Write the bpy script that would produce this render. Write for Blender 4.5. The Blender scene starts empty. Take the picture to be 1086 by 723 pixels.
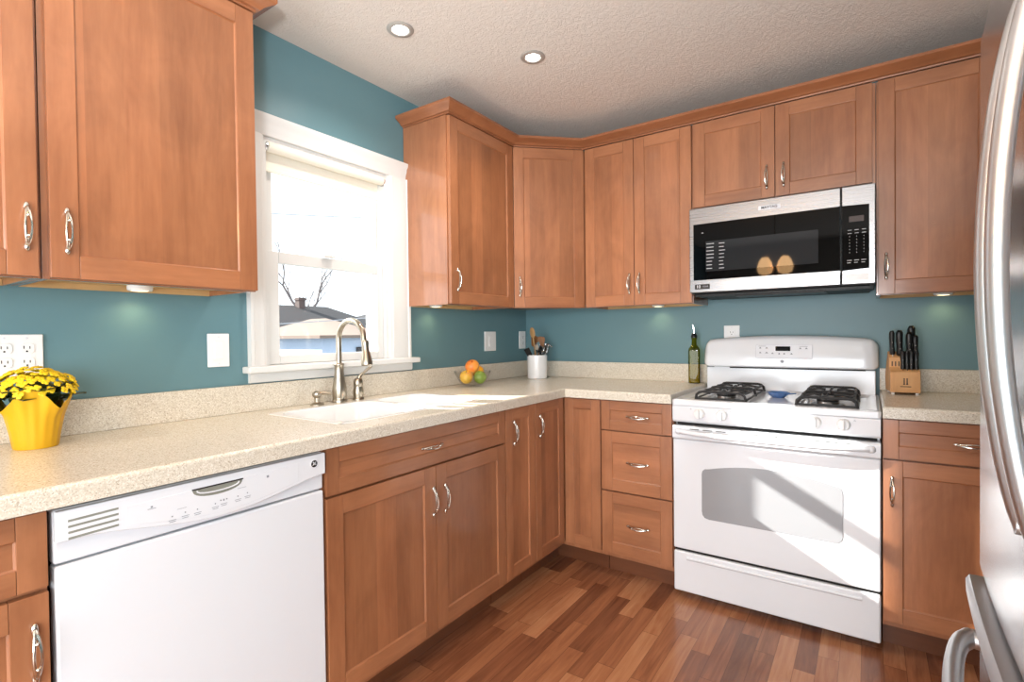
import bpy, bmesh, math, random
from mathutils import Vector, Matrix
random.seed(7)
PI = math.pi
SC = bpy.context.scene
COL = SC.collection

# ------------------------------------------------------------------ camera
cam_d = bpy.data.cameras.new('camera')
cam = bpy.data.objects.new('camera', cam_d); COL.objects.link(cam)
YAW, PITCH, ROLL, FPX = 0.6062, -0.0149, -0.0118, 548.28
_f = Vector((-math.sin(YAW)*math.cos(PITCH), math.cos(YAW)*math.cos(PITCH), math.sin(PITCH)))
_r = Vector((math.cos(YAW), math.sin(YAW), 0)); _u = _r.cross(_f)
_r, _u = math.cos(ROLL)*_r + math.sin(ROLL)*_u, -math.sin(ROLL)*_r + math.cos(ROLL)*_u
cam.matrix_world = Matrix(((_r.x, _u.x, -_f.x, 1.9368), (_r.y, _u.y, -_f.y, -2.9895), (_r.z, _u.z, -_f.z, 1.1984), (0, 0, 0, 1)))
cam_d.sensor_fit = 'HORIZONTAL'; cam_d.sensor_width = 36.0
cam_d.lens = FPX*36.0/1086.0
cam_d.shift_x = (543-540.92)/1086.0
cam_d.shift_y = (363.13-361.5)/1086.0
cam_d.clip_start = 0.05; cam_d.clip_end = 400
SC.camera = cam

# ------------------------------------------------------------------ exposure, sky, sun, added fill lights, flash
SC.view_settings.view_transform = 'Standard'
SC.view_settings.look = 'None'
SC.view_settings.exposure = 0.0
SC.view_settings.gamma = 1.0
SC.view_settings.use_curve_mapping = False
W = bpy.data.worlds.new('world'); SC.world = W; W.use_nodes = True
W.node_tree.nodes['Background'].inputs['Color'].default_value = (0.88, 0.94, 1.0, 1)
W.node_tree.nodes['Background'].inputs['Strength'].default_value = 2.4

def light(name, kind, loc, energy, color=(1, 1, 1), aim=None, parent=None, **kw):
    d = bpy.data.lights.new(name, kind); d.energy = energy; d.color = color
    for k, v in kw.items(): setattr(d, k, v)
    o = bpy.data.objects.new(name, d); COL.objects.link(o)
    o.location = loc
    if aim is not None:
        o.rotation_euler = (Vector(aim)).to_track_quat('-Z', 'Y').to_euler()
    if parent: o.parent = parent
    return o
light('sun', 'SUN', (-6, -3, 5), 21.0, (1.0, 0.95, 0.88), aim=(1.0, 0.41, -0.56), angle=math.radians(0.6))
# fill light added behind the camera, just outside an added wall opening
light('fill_light_rear', 'AREA', (1.55, -5.75, 1.05), 105, (.93, .97, 1.0), aim=(-0.1, 1, 0.05), shape='RECTANGLE', size=2.5, size_y=1.7)

light('fill_light_side', 'AREA', (3.12, -4.35, 1.35), 62, (.93, .97, 1.0), aim=(-1, .25, 0), shape='RECTANGLE', size=1.7, size_y=1.1)  # second added fill light, brightening the left run from the right
# the photographer's flash, bounced off the ceiling
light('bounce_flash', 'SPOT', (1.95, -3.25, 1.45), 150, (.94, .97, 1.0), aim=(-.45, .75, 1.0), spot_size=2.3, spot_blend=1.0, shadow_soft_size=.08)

# ------------------------------------------------------------------ materials
def lin(r, g, b):
    f = lambda c: (c/255/12.92) if c/255 <= 0.04045 else ((c/255+0.055)/1.055)**2.4
    return (f(r), f(g), f(b), 1)
class NT:
    def __init__(s, name):
        s.m = bpy.data.materials.new(name); s.m.use_nodes = True
        s.t = s.m.node_tree; s.b = s.t.nodes['Principled BSDF']
    def n(s, typ, **kw):
        nd = s.t.nodes.new(typ)
        for k, v in kw.items():
            if k in nd.inputs: nd.inputs[k].default_value = v
            else: setattr(nd, k, v)
        return nd
    def l(s, a, b): s.t.links.new(a, b)
    def math(s, op, a, b=None):
        nd = s.n('ShaderNodeMath', operation=op)
        for i, v in enumerate((a, b)):
            if v is None: continue
            if isinstance(v, (int, float)): nd.inputs[i].default_value = v
            else: s.l(v, nd.inputs[i])
        return nd.outputs[0]
    def mix(s, fac, a, b, mode='MIX'):
        nd = s.n('ShaderNodeMix', data_type='RGBA', blend_type=mode)
        for i, v in ((0, fac), (6, a), (7, b)):
            if isinstance(v, (int, float)): nd.inputs[i].default_value = v
            elif isinstance(v, tuple): nd.inputs[i].default_value = v
            else: s.l(v, nd.inputs[i])
        return nd.outputs[2]
    def ramp(s, fac, stops):
        nd = s.n('ShaderNodeValToRGB'); el = nd.color_ramp.elements
        while len(el) < len(stops): el.new(0.5)
        for e, (p, c) in zip(el, stops): e.position = p; e.color = c
        s.l(fac, nd.inputs[0]); return nd.outputs[0]
    def coords(s, scale=(1, 1, 1), rnd=True):
        tc = s.n('ShaderNodeTexCoord'); v = tc.outputs['Object']
        if rnd:
            oi = s.n('ShaderNodeObjectInfo')
            k = s.n('ShaderNodeVectorMath', operation='SCALE'); k.inputs[0].default_value = (13.1, 7.7, 9.3); s.l(oi.outputs['Random'], k.inputs[3])
            a = s.n('ShaderNodeVectorMath', operation='ADD'); s.l(v, a.inputs[0]); s.l(k.outputs[0], a.inputs[1]); v = a.outputs[0]
        mp = s.n('ShaderNodeMapping'); s.l(v, mp.inputs['Vector']); mp.inputs['Scale'].default_value = scale
        return mp.outputs[0]
    def noise(s, vec, scale, detail=4, rough=0.55, dist=0.0):
        nd = s.n('ShaderNodeTexNoise'); nd.inputs['Scale'].default_value = scale; nd.inputs['Detail'].default_value = detail
        nd.inputs['Roughness'].default_value = rough; nd.inputs['Distortion'].default_value = dist; s.l(vec, nd.inputs['Vector']); return nd.outputs['Fac']
    def bump(s, h, strength, dist=0.002):
        nd = s.n('ShaderNodeBump'); nd.inputs['Strength'].default_value = strength; nd.inputs['Distance'].default_value = dist
        s.l(h, nd.inputs['Height']); s.l(nd.outputs[0], s.b.inputs['Normal'])
def plain(name, col, rough=0.5, metal=0.0, coat=0.0, var=0.03, bump=0.0, bscale=200, emit=None, estr=0, spec=None):
    q = NT(name); v = q.coords()
    nz = q.noise(v, 14, 3)
    c2 = tuple(max(0, c*(1-var*2)) for c in col[:3]) + (1,)
    q.l(q.mix(nz, c2, col), q.b.inputs['Base Color'])
    q.b.inputs['Roughness'].default_value = rough; q.b.inputs['Metallic'].default_value = metal
    q.b.inputs['Coat Weight'].default_value = coat; q.b.inputs['Coat Roughness'].default_value = 0.08
    if spec is not None: q.b.inputs['Specular IOR Level'].default_value = spec
    if bump: q.bump(q.noise(v, bscale, 3), bump)
    if emit: q.b.inputs['Emission Color'].default_value = emit; q.b.inputs['Emission Strength'].default_value = estr
    return q.m
def wood(name, axis, dark, light_, staves=0.0, rough=0.36, coat=0.4, crough=0.12):
    q = NT(name)
    sc = {'z': (9, 9, .9), 'x': (.9, 9, 9), 'xy': (1.2, 1.2, 14)}[axis]
    v = q.coords(sc)
    n1 = q.noise(v, 1.0, 6, 0.6, 0.6)
    fine = q.noise(q.coords(tuple(k*9 for k in sc)), 1.0, 3, 0.6)
    f = q.math('ADD', q.math('MULTIPLY', n1, 0.75), q.math('MULTIPLY', fine, 0.25))
    c = q.ramp(f, [(0.28, dark), (0.72, light_)])
    oi = q.n('ShaderNodeObjectInfo')
    if staves:
        sp = q.n('ShaderNodeSeparateXYZ'); q.l(q.coords((1, 1, 1)), sp.inputs[0])
        i = q.math('FLOOR', q.math('DIVIDE', sp.outputs['X' if axis == 'z' else 'Z'], staves))
        wn = q.n('ShaderNodeTexWhiteNoise', noise_dimensions='1D'); q.l(i, wn.inputs['W'])
        k = q.math('ADD', q.math('MULTIPLY', wn.outputs['Value'], 0.30), 0.84)
        cc = q.n('ShaderNodeCombineColor'); [q.l(k, cc.inputs[j]) for j in range(3)]
        c = q.mix(1.0, c, cc.outputs[0], 'MULTIPLY')
    k = q.math('ADD', q.math('MULTIPLY', oi.outputs['Random'], 0.14), 0.93)
    cc = q.n('ShaderNodeCombineColor'); [q.l(k, cc.inputs[j]) for j in range(3)]
    c = q.mix(1.0, c, cc.outputs[0], 'MULTIPLY')
    mt = q.ramp(q.noise(q.coords((1, 1, .55) if axis == 'z' else (.55, 1, 1)), 7, 4, .6, .8), [(.32, (.86, .85, .84, 1)), (.62, (1.06, 1.06, 1.06, 1))])
    c = q.mix(1.0, c, mt, 'MULTIPLY')
    kn = q.n('ShaderNodeTexVoronoi'); kn.inputs['Scale'].default_value = 3.5; q.l(q.coords((1, 1, .6)), kn.inputs['Vector'])
    kf = q.ramp(kn.outputs['Distance'], [(0.0, (1, 1, 1, 1)), (0.025, (0, 0, 0, 1))])
    c = q.mix(q.math('MULTIPLY', kf, 0.45), c, tuple(d*0.45 for d in dark[:3]) + (1,))
    q.l(c, q.b.inputs['Base Color'])
    q.b.inputs['Roughness'].default_value = rough; q.b.inputs['Coat Weight'].default_value = coat; q.b.inputs['Coat Roughness'].default_value = crough
    q.bump(fine, 0.05)
    return q.m
WD, WL = lin(142, 89, 58), lin(179, 120, 82)
M = {}
M['wv'] = wood('maple_vertical', 'z', WD, WL)
M['wside'] = wood('maple_side_veneer', 'z', WD, WL, coat=1.0, crough=.05)
M['wh'] = wood('maple_horizontal', 'x', WD, WL)
M['wpan'] = wood('maple_panel', 'z', lin(136, 84, 54), lin(177, 118, 80), staves=0.085)
M['wpanh'] = wood('maple_panel_horizontal', 'x', WD, WL, staves=0.09)
M['wcrown'] = wood('maple_crown', 'xy', lin(134, 82, 51), lin(168, 108, 71))
M['wraw'] = wood('raw_maple', 'x', lin(190, 150, 100), lin(222, 186, 132), rough=.6, coat=0)
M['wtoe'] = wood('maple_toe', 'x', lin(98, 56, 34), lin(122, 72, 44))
M['wblock'] = wood('knife_block_wood', 'z', lin(196, 140, 88), lin(226, 176, 122), rough=.5, coat=0)
M['wspoon'] = wood('spoon_wood', 'z', lin(150, 110, 66), lin(205, 168, 115), rough=.6, coat=0)
M['wdark'] = wood('dark_spoon_wood', 'z', lin(110, 70, 36), lin(158, 108, 62), rough=.6, coat=0)
M['white'] = plain('white_enamel', lin(228, 231, 236), .18, coat=.5, var=.004)
M['whitep'] = plain('white_plastic', lin(240, 240, 240), .32, var=.006)
M['whitepaint'] = plain('white_trim_paint', lin(224, 224, 222), .35, var=.01)
M['vinyl'] = plain('white_vinyl', lin(222, 222, 220), .4, var=.01)
M['shade'] = plain('shade_cloth', lin(240, 236, 222), .85, var=.02, bump=.1, bscale=500)
M['chrome'] = plain('chrome', lin(220, 220, 222), .08, 1.0, var=.0)
M['nickel'] = plain('satin_nickel', lin(214, 208, 198), .2, 1.0, var=.02)
M['brushed'] = plain('brushed_nickel', lin(176, 166, 150), .28, 1.0, var=.03)
M['black'] = plain('black_gloss', lin(4, 4, 5), .03, var=.0, spec=.12)
M['blackmat'] = plain('black_matte', lin(18, 18, 19), .55, var=.05)
M['blackpl'] = plain('black_handle_plastic', lin(16, 16, 17), .35, var=.02)
M['iron'] = plain('cast_iron', lin(42, 42, 44), .55, var=.1, bump=.2, bscale=300)
M['cap'] = plain('burner_cap', lin(28, 28, 30), .45, var=.05)
M['alu'] = plain('burner_aluminium', lin(150, 150, 150), .4, 1.0)
M['greyglass'] = plain('grey_oven_window', lin(150, 152, 156), .12, coat=.5, var=.01)
M['grey'] = plain('grey_marking', lin(140, 144, 152), .5, var=.02)
M['lgrey'] = plain('pale_grey_panel', lin(222, 224, 230), .3, var=.005)
M['line'] = plain('panel_line_grey', lin(196, 198, 206), .4, var=.01)
M['pocket'] = plain('pocket_grey', lin(138, 140, 130), .4, var=.04)
M['darkgap'] = plain('dark_gap', lin(30, 28, 27), .8, var=.05)
M['yellow'] = plain('yellow_foil', lin(222, 170, 20), .42, var=.05, bump=.25, bscale=40)
M['petal'] = plain('yellow_petals', lin(246, 208, 24), .6, var=.10)
M['leafg'] = plain('dark_green_leaves', lin(38, 62, 34), .4, var=.25)
M['soil'] = plain('potting_soil', lin(45, 32, 24), .95, var=.3)
M['ceramic'] = plain('white_ceramic', lin(240, 240, 240), .2, coat=.4, var=.005)
M['blueglass'] = plain('blue_glaze', lin(92, 134, 196), .15, coat=.5, var=.15)
M['tan'] = plain('tan_roof', lin(128, 112, 102), .9, var=.1, bump=.3, bscale=20)
M['roofg'] = plain('grey_shingles', lin(52, 52, 56), .9, var=.15, bump=.3, bscale=20)
M['siding'] = plain('pale_blue_siding', lin(168, 184, 206), .8, var=.03)
M['bark'] = plain('bare_bark', lin(110, 104, 104), .9, var=.1)
M['brick'] = plain('chimney_brick', lin(96, 84, 82), .9, var=.1)
M['lawn'] = plain('winter_ground', lin(150, 152, 150), .9, var=.1)
M['wire'] = plain('cable_grey', lin(160, 162, 168), .7, var=.02)
M['print'] = plain('dark_print', lin(40, 34, 30), .6, var=.02)
M['display'] = plain('unlit_display', lin(52, 34, 32), .2, var=.02)
M['whiteink'] = plain('white_print', lin(205, 205, 208), .5, var=.02)
M['bulb'] = plain('lamp_glass', lin(255, 250, 240), .4, emit=(1, .95, .86, 1), estr=9)
M['warmbulb'] = plain('warm_lamp_glass', lin(255, 200, 130), .4, emit=(1, .58, .26, 1), estr=40)
M['puckglow'] = plain('puck_lens', lin(255, 236, 190), .4, emit=(1, .84, .5, 1), estr=3)
M['trimsat'] = plain('satin_trim', lin(190, 188, 184), .5, .6)
M['rubber'] = plain('grey_rubber', lin(90, 92, 96), .6)
def counter_mat():
    q = NT('speckled_solid_surface'); v = q.coords(rnd=False)
    vo = q.n('ShaderNodeTexVoronoi'); vo.inputs['Scale'].default_value = 380; q.l(v, vo.inputs['Vector'])
    sp = q.n('ShaderNodeSeparateColor'); q.l(vo.outputs['Color'], sp.inputs[0])
    c = q.ramp(sp.outputs[0], [(0.0, lin(172, 158, 138)), (0.14, lin(206, 197, 180)), (0.6, lin(218, 210, 194)), (0.92, lin(234, 229, 218))])
    n = q.noise(v, 90, 4)
    c = q.mix(q.math('MULTIPLY', n, 0.35), c, lin(204, 193, 174))
    q.l(c, q.b.inputs['Base Color']); q.b.inputs['Roughness'].default_value = .26
    return q.m
M['counter'] = counter_mat()
def steel(name, col, rough, axis):
    q = NT(name); v = q.coords({'z': (300, 300, 2), 'y': (300, 2, 300), 'x': (2, 300, 300)}[axis])
    n = q.noise(v, 1, 2)
    q.l(q.mix(n, tuple(c*.93 for c in col[:3])+(1,), col), q.b.inputs['Base Color'])
    q.b.inputs['Metallic'].default_value = 1; q.l(q.math('ADD', q.math('MULTIPLY', n, .08), rough), q.b.inputs['Roughness'])
    q.bump(n, .02); return q.m
M['steel'] = steel('stainless_brushed', lin(158, 158, 160), .24, 'x')
M['fridge'] = steel('stainless_fridge', lin(220, 222, 225), .2, 'z')
M['fridgebar'] = steel('stainless_bar', lin(205, 206, 208), .34, 'z')
def paint_wall():
    q = NT('teal_wall_paint'); v = q.coords(rnd=False)
    q.l(q.mix(q.noise(v, 2, 2), lin(97, 132, 140), lin(102, 138, 146)), q.b.inputs['Base Color'])
    q.b.inputs['Roughness'].default_value = .42; q.bump(q.noise(v, 240, 3), .12, .001); return q.m
M['teal'] = paint_wall()
M['offwall'] = plain('pale_far_wall', lin(190, 186, 178), .8, bump=.1)
def ceil_mat():
    q = NT('textured_ceiling'); v = q.coords(rnd=False)
    q.b.inputs['Base Color'].default_value = lin(222, 215, 207); q.b.inputs['Roughness'].default_value = .9
    a = q.noise(v, 48, 5, .6, 1.4); h = q.ramp(a, [(.42, (0, 0, 0, 1)), (.58, (1, 1, 1, 1))])
    q.bump(h, .38, .004); return q.m
M['ceil'] = ceil_mat()
def floor_mat():
    q = NT('laminate_strips'); tc = q.n('ShaderNodeTexCoord'); sp = q.n('ShaderNodeSeparateXYZ'); q.l(tc.outputs['Object'], sp.inputs[0])
    X, Y = sp.outputs['X'], sp.outputs['Y']
    row = q.math('FLOOR', q.math('DIVIDE', X, .066))
    w1 = q.n('ShaderNodeTexWhiteNoise', noise_dimensions='1D'); q.l(row, w1.inputs['W'])
    yy = q.math('ADD', q.math('DIVIDE', Y, .46), q.math('MULTIPLY', w1.outputs['Value'], 7.0))
    pl = q.math('FLOOR', yy)
    cv = q.n('ShaderNodeCombineXYZ'); q.l(row, cv.inputs[0]); q.l(pl, cv.inputs[1])
    w2 = q.n('ShaderNodeTexWhiteNoise', noise_dimensions='2D'); q.l(cv.outputs[0], w2.inputs['Vector'])
    off = q.n('ShaderNodeVectorMath', operation='SCALE'); off.inputs[3].default_value = 9.0; q.l(w2.outputs['Color'], off.inputs[0])
    ad = q.n('ShaderNodeVectorMath', operation='ADD'); q.l(tc.outputs['Object'], ad.inputs[0]); q.l(off.outputs[0], ad.inputs[1])
    mp = q.n('ShaderNodeMapping'); mp.inputs['Scale'].default_value = (16, 1.3, 16); q.l(ad.outputs[0], mp.inputs[0])
    g = q.noise(mp.outputs[0], 1.6, 6, .62, 1.4)
    mp2 = q.n('ShaderNodeMapping'); mp2.inputs['Scale'].default_value = (110, 5, 110); q.l(ad.outputs[0], mp2.inputs[0])
    g2 = q.noise(mp2.outputs[0], 1.0, 3)
    f = q.math('ADD', q.math('MULTIPLY', g, .55), q.math('ADD', q.math('MULTIPLY', w2.outputs['Value'], .42), q.math('MULTIPLY', g2, .14)))
    c = q.ramp(f, [(.2, lin(86, 50, 34)), (.45, lin(130, 80, 54)), (.65, lin(162, 106, 72)), (.9, lin(196, 142, 102))])
    ex = q.math('ABSOLUTE', q.math('SUBTRACT', q.math('FRACT', q.math('DIVIDE', X, .066)), .5))
    ey = q.math('ABSOLUTE', q.math('SUBTRACT', q.math('FRACT', yy), .5))
    j = q.math('MAXIMUM', q.math('GREATER_THAN', ex, .488), q.math('GREATER_THAN', ey, .4975))
    c = q.mix(q.math('MULTIPLY', j, .55), c, lin(44, 24, 16))
    q.l(c, q.b.inputs['Base Color']); q.b.inputs['Roughness'].default_value = .27; q.b.inputs['Coat Weight'].default_value = .2
    q.bump(q.math('SUBTRACT', g2, j), .06); return q.m
M['floor'] = floor_mat()
def clear(name, tint, mixf, rough=0.02):
    m = bpy.data.materials.new(name); m.use_nodes = True; t = m.node_tree
    for n in list(t.nodes): t.nodes.remove(n)
    o = t.nodes.new('ShaderNodeOutputMaterial'); tr = t.nodes.new('ShaderNodeBsdfTransparent'); tr.inputs[0].default_value = tint
    gl = t.nodes.new('ShaderNodeBsdfGlossy'); gl.inputs['Roughness'].default_value = rough
    fr = t.nodes.new('ShaderNodeLayerWeight'); fr.inputs['Blend'].default_value = .5
    pw = t.nodes.new('ShaderNodeMath'); pw.operation = 'POWER'; pw.inputs[1].default_value = 4.0; t.links.new(fr.outputs['Facing'], pw.inputs[0])
    mu = t.nodes.new('ShaderNodeMath'); mu.operation = 'MULTIPLY_ADD'; mu.inputs[1].default_value = .6*mixf; mu.inputs[2].default_value = .04*mixf; t.links.new(pw.outputs[0], mu.inputs[0])
    mx = t.nodes.new('ShaderNodeMixShader'); t.links.new(mu.outputs[0], mx.inputs[0]); t.links.new(tr.outputs[0], mx.inputs[1]); t.links.new(gl.outputs[0], mx.inputs[2])
    t.links.new(mx.outputs[0], o.inputs[0]); return m
M['pane'] = clear('window_glass', (.97, .98, .98, 1), 1.0)
M['crystal'] = clear('cut_crystal', (.97, .97, .965, 1), 1.2, .12)
M['bottleglass'] = clear('green_bottle_glass', (.58, .55, .12, 1), .6)
M['oil'] = plain('olive_oil', lin(165, 138, 14), .2, var=.05)
def mango(name, a, b, c):
    q = NT(name); v = q.coords((1, 1, 1)); n = q.noise(v, 13, 3)
    q.l(q.ramp(n, [(.3, a), (.5, b), (.7, c)]), q.b.inputs['Base Color']); q.b.inputs['Roughness'].default_value = .35; return q.m
M['mango'] = mango('red_orange_skin', lin(222, 90, 50), lin(240, 140, 60), lin(240, 180, 80))
M['yapple'] = mango('yellow_red_skin', lin(222, 120, 50), lin(238, 186, 60), lin(246, 212, 90))
M['gapple'] = mango('green_skin', lin(110, 140, 40), lin(140, 170, 60), lin(170, 186, 80))
M['oran'] = mango('orange_skin', lin(236, 150, 30), lin(244, 170, 40), lin(248, 190, 70))

# ------------------------------------------------------------------ mesh helpers
class MB:
    def __init__(s): s.bm = bmesh.new()
    def _merge(s, b, mi=0, mat=None):
        for f in b.faces: f.material_index = mi
        if mat is not None: bmesh.ops.transform(b, matrix=mat, verts=b.verts)
        me = bpy.data.meshes.new('tmp'); b.to_mesh(me); b.free(); s.bm.from_mesh(me); bpy.data.meshes.remove(me)
        return s
    def box(s, x0, x1, y0, y1, z0, z1, bev=0.0, seg=2, mi=0, mat=None):
        b = bmesh.new(); bmesh.ops.create_cube(b, size=1)
        for v in b.verts: v.co = Vector(((x0+x1)/2+v.co.x*(x1-x0), (y0+y1)/2+v.co.y*(y1-y0), (z0+z1)/2+v.co.z*(z1-z0)))
        if bev: bmesh.ops.bevel(b, geom=b.edges[:], offset=bev, segments=seg, profile=.5, affect='EDGES', clamp_overlap=True)
        return s._merge(b, mi, mat)
    def prism(s, pts, axis, a, b_, bev=0.0, seg=2, mi=0, mat=None):
        """extrude a 2-D outline along an axis: axis 'z' -> pts (x,y); 'y' -> (x,z); 'x' -> (y,z)"""
        b = bmesh.new()
        mk = {'z': lambda p, h: (p[0], p[1], h), 'y': lambda p, h: (p[0], h, p[1]), 'x': lambda p, h: (h, p[0], p[1])}[axis]
        v0 = [b.verts.new(mk(p, a)) for p in pts]; v1 = [b.verts.new(mk(p, b_)) for p in pts]
        n = len(pts)
        b.faces.new(v0[::-1]); b.faces.new(v1)
        for i in range(n): b.faces.new((v0[i], v0[(i+1) % n], v1[(i+1) % n], v1[i]))
        bmesh.ops.recalc_face_normals(b, faces=b.faces[:])
        if bev: bmesh.ops.bevel(b, geom=b.edges[:], offset=bev, segments=seg, profile=.5, affect='EDGES', clamp_overlap=True)
        return s._merge(b, mi, mat)
    def lathe(s, prof, n=32, c=(0, 0, 0), mi=0, mat=None, closed=False, fn=None):
        b = bmesh.new(); rings = []
        for r, z in prof:
            if r < 1e-6 and not fn: rings.append([b.verts.new((c[0], c[1], c[2]+z))])
            else:
                rg = []
                for i in range(n):
                    a = 2*PI*i/n; rr, zz = (r, z) if not fn else fn(r, z, a)
                    rg.append(b.verts.new((c[0]+rr*math.cos(a), c[1]+rr*math.sin(a), c[2]+zz)))
                rings.append(rg)
        for A, B in zip(rings, rings[1:]):
            for i in range(n):
                j = (i+1) % n
                if len(A) == 1 and len(B) == 1: continue
                if len(A) == 1: b.faces.new((A[0], B[j], B[i]))
                elif len(B) == 1: b.faces.new((A[i], A[j], B[0]))
                else: b.faces.new((A[i], A[j], B[j], B[i]))
        if closed:
            A, B = rings[-1], rings[0]
            for i in range(n):
                j = (i+1) % n; b.faces.new((A[i], A[j], B[j], B[i]))
        bmesh.ops.recalc_face_normals(b, faces=b.faces[:])
        return s._merge(b, mi, mat)
    def tube(s, pts, rad, n=10, mi=0, mat=None, closed=False, flat=None):
        """round tube through pts; rad number or list; flat=(a,b) scales the section's two axes"""
        b = bmesh.new(); P = [Vector(p) for p in pts]; m = len(P); rings = []
        R = rad if isinstance(rad, (list, tuple)) else [rad]*m
        up = None
        for i, p in enumerate(P):
            if closed: t = (P[(i+1) % m]-P[i-1])
            else: t = P[min(i+1, m-1)]-P[max(i-1, 0)]
            t.normalize()
            if up is None: up = Vector((0, 0, 1)) if abs(t.z) < .9 else Vector((0, 1, 0))
            sx = t.cross(up); 
            if sx.length < 1e-5: sx = t.orthogonal()
            sx.normalize(); up = sx.cross(t).normalized()
            fa, fb = flat or (1, 1)
            rings.append([b.verts.new(p + (sx*math.cos(2*PI*k/n)*fa + up*math.sin(2*PI*k/n)*fb)*R[i]) for k in range(n)])
        pairs = list(zip(rings, rings[1:])) + ([(rings[-1], rings[0])] if closed else [])
        for A, B in pairs:
            for k in range(n): b.faces.new((A[k], A[(k+1) % n], B[(k+1) % n], B[k]))
        if not closed: b.faces.new(rings[0][::-1]); b.faces.new(rings[-1])
        bmesh.ops.recalc_face_normals(b, faces=b.faces[:])
        return s._merge(b, mi, mat)
    def ball(s, c, r, n=20, m=12, mi=0, mat=None, scale=(1, 1, 1)):
        b = bmesh.new(); bmesh.ops.create_uvsphere(b, u_segments=n, v_segments=m, radius=r)
        for v in b.verts: v.co = Vector((c[0]+v.co.x*scale[0], c[1]+v.co.y*scale[1], c[2]+v.co.z*scale[2]))
        return s._merge(b, mi, mat)
    def loft(s, rings, cap0=True, cap1=True, mi=0, mat=None, close=True):
        b = bmesh.new(); R = [[b.verts.new(p) for p in rg] for rg in rings]; n = len(R[0])
        for A, B in zip(R, R[1:]):
            for k in range(n if close else n-1): b.faces.new((A[k], A[(k+1) % n], B[(k+1) % n], B[k]))
        if cap0: b.faces.new(R[0][::-1])
        if cap1: b.faces.new(R[-1])
        bmesh.ops.recalc_face_normals(b, faces=b.faces[:])
        return s._merge(b, mi, mat)
    def build(s, name, mats, parent=None, loc=None, rot=None, smooth=35, **tags):
        me = bpy.data.meshes.new(name); s.bm.to_mesh(me); s.bm.free()
        for m in (mats if isinstance(mats, (list, tuple)) else [mats]): me.materials.append(M[m])
        for p in me.polygons: p.use_smooth = True
        me.set_sharp_from_angle(angle=math.radians(smooth))
        o = bpy.data.objects.new(name, me); COL.objects.link(o)
        if parent: o.parent = parent
        if loc is not None: o.location = loc
        if rot is not None: o.rotation_euler = rot
        wn = o.modifiers.new('face_weighted_normals', 'WEIGHTED_NORMAL'); wn.keep_sharp = True; wn.weight = 80
        for k, v in tags.items(): o[k] = v
        return o
def thing(name, label, cat, loc=(0, 0, 0), rz=0, group=None, kind=None):
    o = bpy.data.objects.new(name, None); COL.objects.link(o); o.empty_display_size = .05
    o.location = loc; o.rotation_euler = (0, 0, rz); o['label'] = label; o['category'] = cat
    if group: o['group'] = group
    if kind: o['kind'] = kind
    return o
def use(mesh_obj, name, parent, loc, rot=None, scale=None):
    c = mesh_obj.copy(); c.name = name; COL.objects.link(c); c.parent = parent; c.location = loc
    c.rotation_euler = rot or (0, 0, 0)
    if scale: c.scale = scale
    return c
def rrect(x0, x1, y0, y1, r, n=6):
    pts = []
    for cx, cy, a0 in ((x1-r, y1-r, 0), (x0+r, y1-r, 90), (x0+r, y0+r, 180), (x1-r, y0+r, 270)):
        for k in range(n+1):
            a = math.radians(a0+90*k/n); pts.append((cx+r*math.cos(a), cy+r*math.sin(a)))
    return pts
def text(name, body, size, mat, parent, loc, rz=0, align='CENTER', ext=.0004, rx=PI/2):
    cu = bpy.data.curves.new(name, 'FONT'); cu.body = body; cu.size = size; cu.align_x = align; cu.align_y = 'CENTER'; cu.extrude = ext; cu.offset = size*.02
    o = bpy.data.objects.new(name+'_c', cu); COL.objects.link(o)
    dg = bpy.context.evaluated_depsgraph_get(); me = bpy.data.meshes.new_from_object(o.evaluated_get(dg))
    bpy.data.objects.remove(o); bpy.data.curves.remove(cu)
    me.materials.clear(); me.materials.append(M[mat]); me.name = name
    t = bpy.data.objects.new(name, me); COL.objects.link(t); t.parent = parent; t.location = loc; t.rotation_euler = (rx, 0, rz)
    return t
R90 = PI/2

# ------------------------------------------------------------------ the room
HC = 2.40
XR, YF = 2.95, -5.6
def struct(mb, name, mats, label, cat, parent=None, **k):
    o = mb.build(name, mats, parent); o['kind'] = 'structure'
    if not parent: o['label'] = label; o['category'] = cat
    return o
struct(MB().box(-.15, XR+.15, YF-.15, .15, -.1, 0), 'floor', 'floor', 'warm brown wood strip laminate floor', 'floor')
struct(MB().box(-.15, XR+.15, YF-.15, .15, HC, HC+.12), 'ceiling', 'ceil', 'off white swirl textured ceiling', 'ceiling')
WY0, WY1, WZ0, WZ1 = -1.875, -1.237, 1.085, 1.985     # window opening in the left wall
m = MB(); m.box(-.15, 0, YF, WY0, 0, HC); m.box(-.15, 0, WY1, .15, 0, HC); m.box(-.15, 0, WY0, WY1, 0, WZ0); m.box(-.15, 0, WY0, WY1, WZ1, HC)
struct(m, 'wall_left', 'teal', 'teal painted wall with the window over the sink', 'wall')
struct(MB().box(0, XR, 0, .15, 0, HC), 'wall_back', 'teal', 'teal painted wall behind the range', 'wall')
m = MB(); m.box(XR, XR+.15, YF, -5.25, 0, HC); m.box(XR, XR+.15, -3.45, .15, 0, HC); m.box(XR, XR+.15, -5.25, -3.45, 0, .75); m.box(XR, XR+.15, -5.25, -3.45, 1.95, HC)  # side opening put in for the added side fill light
struct(m, 'wall_right', 'teal', 'teal wall behind the refrigerator with an opening added for the side fill light', 'wall')
m = MB(); m.box(0, .25, YF-.15, YF, 0, HC); m.box(2.85, XR, YF-.15, YF, 0, HC); m.box(.25, 2.85, YF-.15, YF, 1.95, HC); m.box(.25, 2.85, YF-.15, YF, 0, .12)  # wide opening put in for the added rear fill light
struct(m, 'wall_front', 'offwall', 'pale wall with wide opening added for fill light behind the photographer', 'wall')

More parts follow.
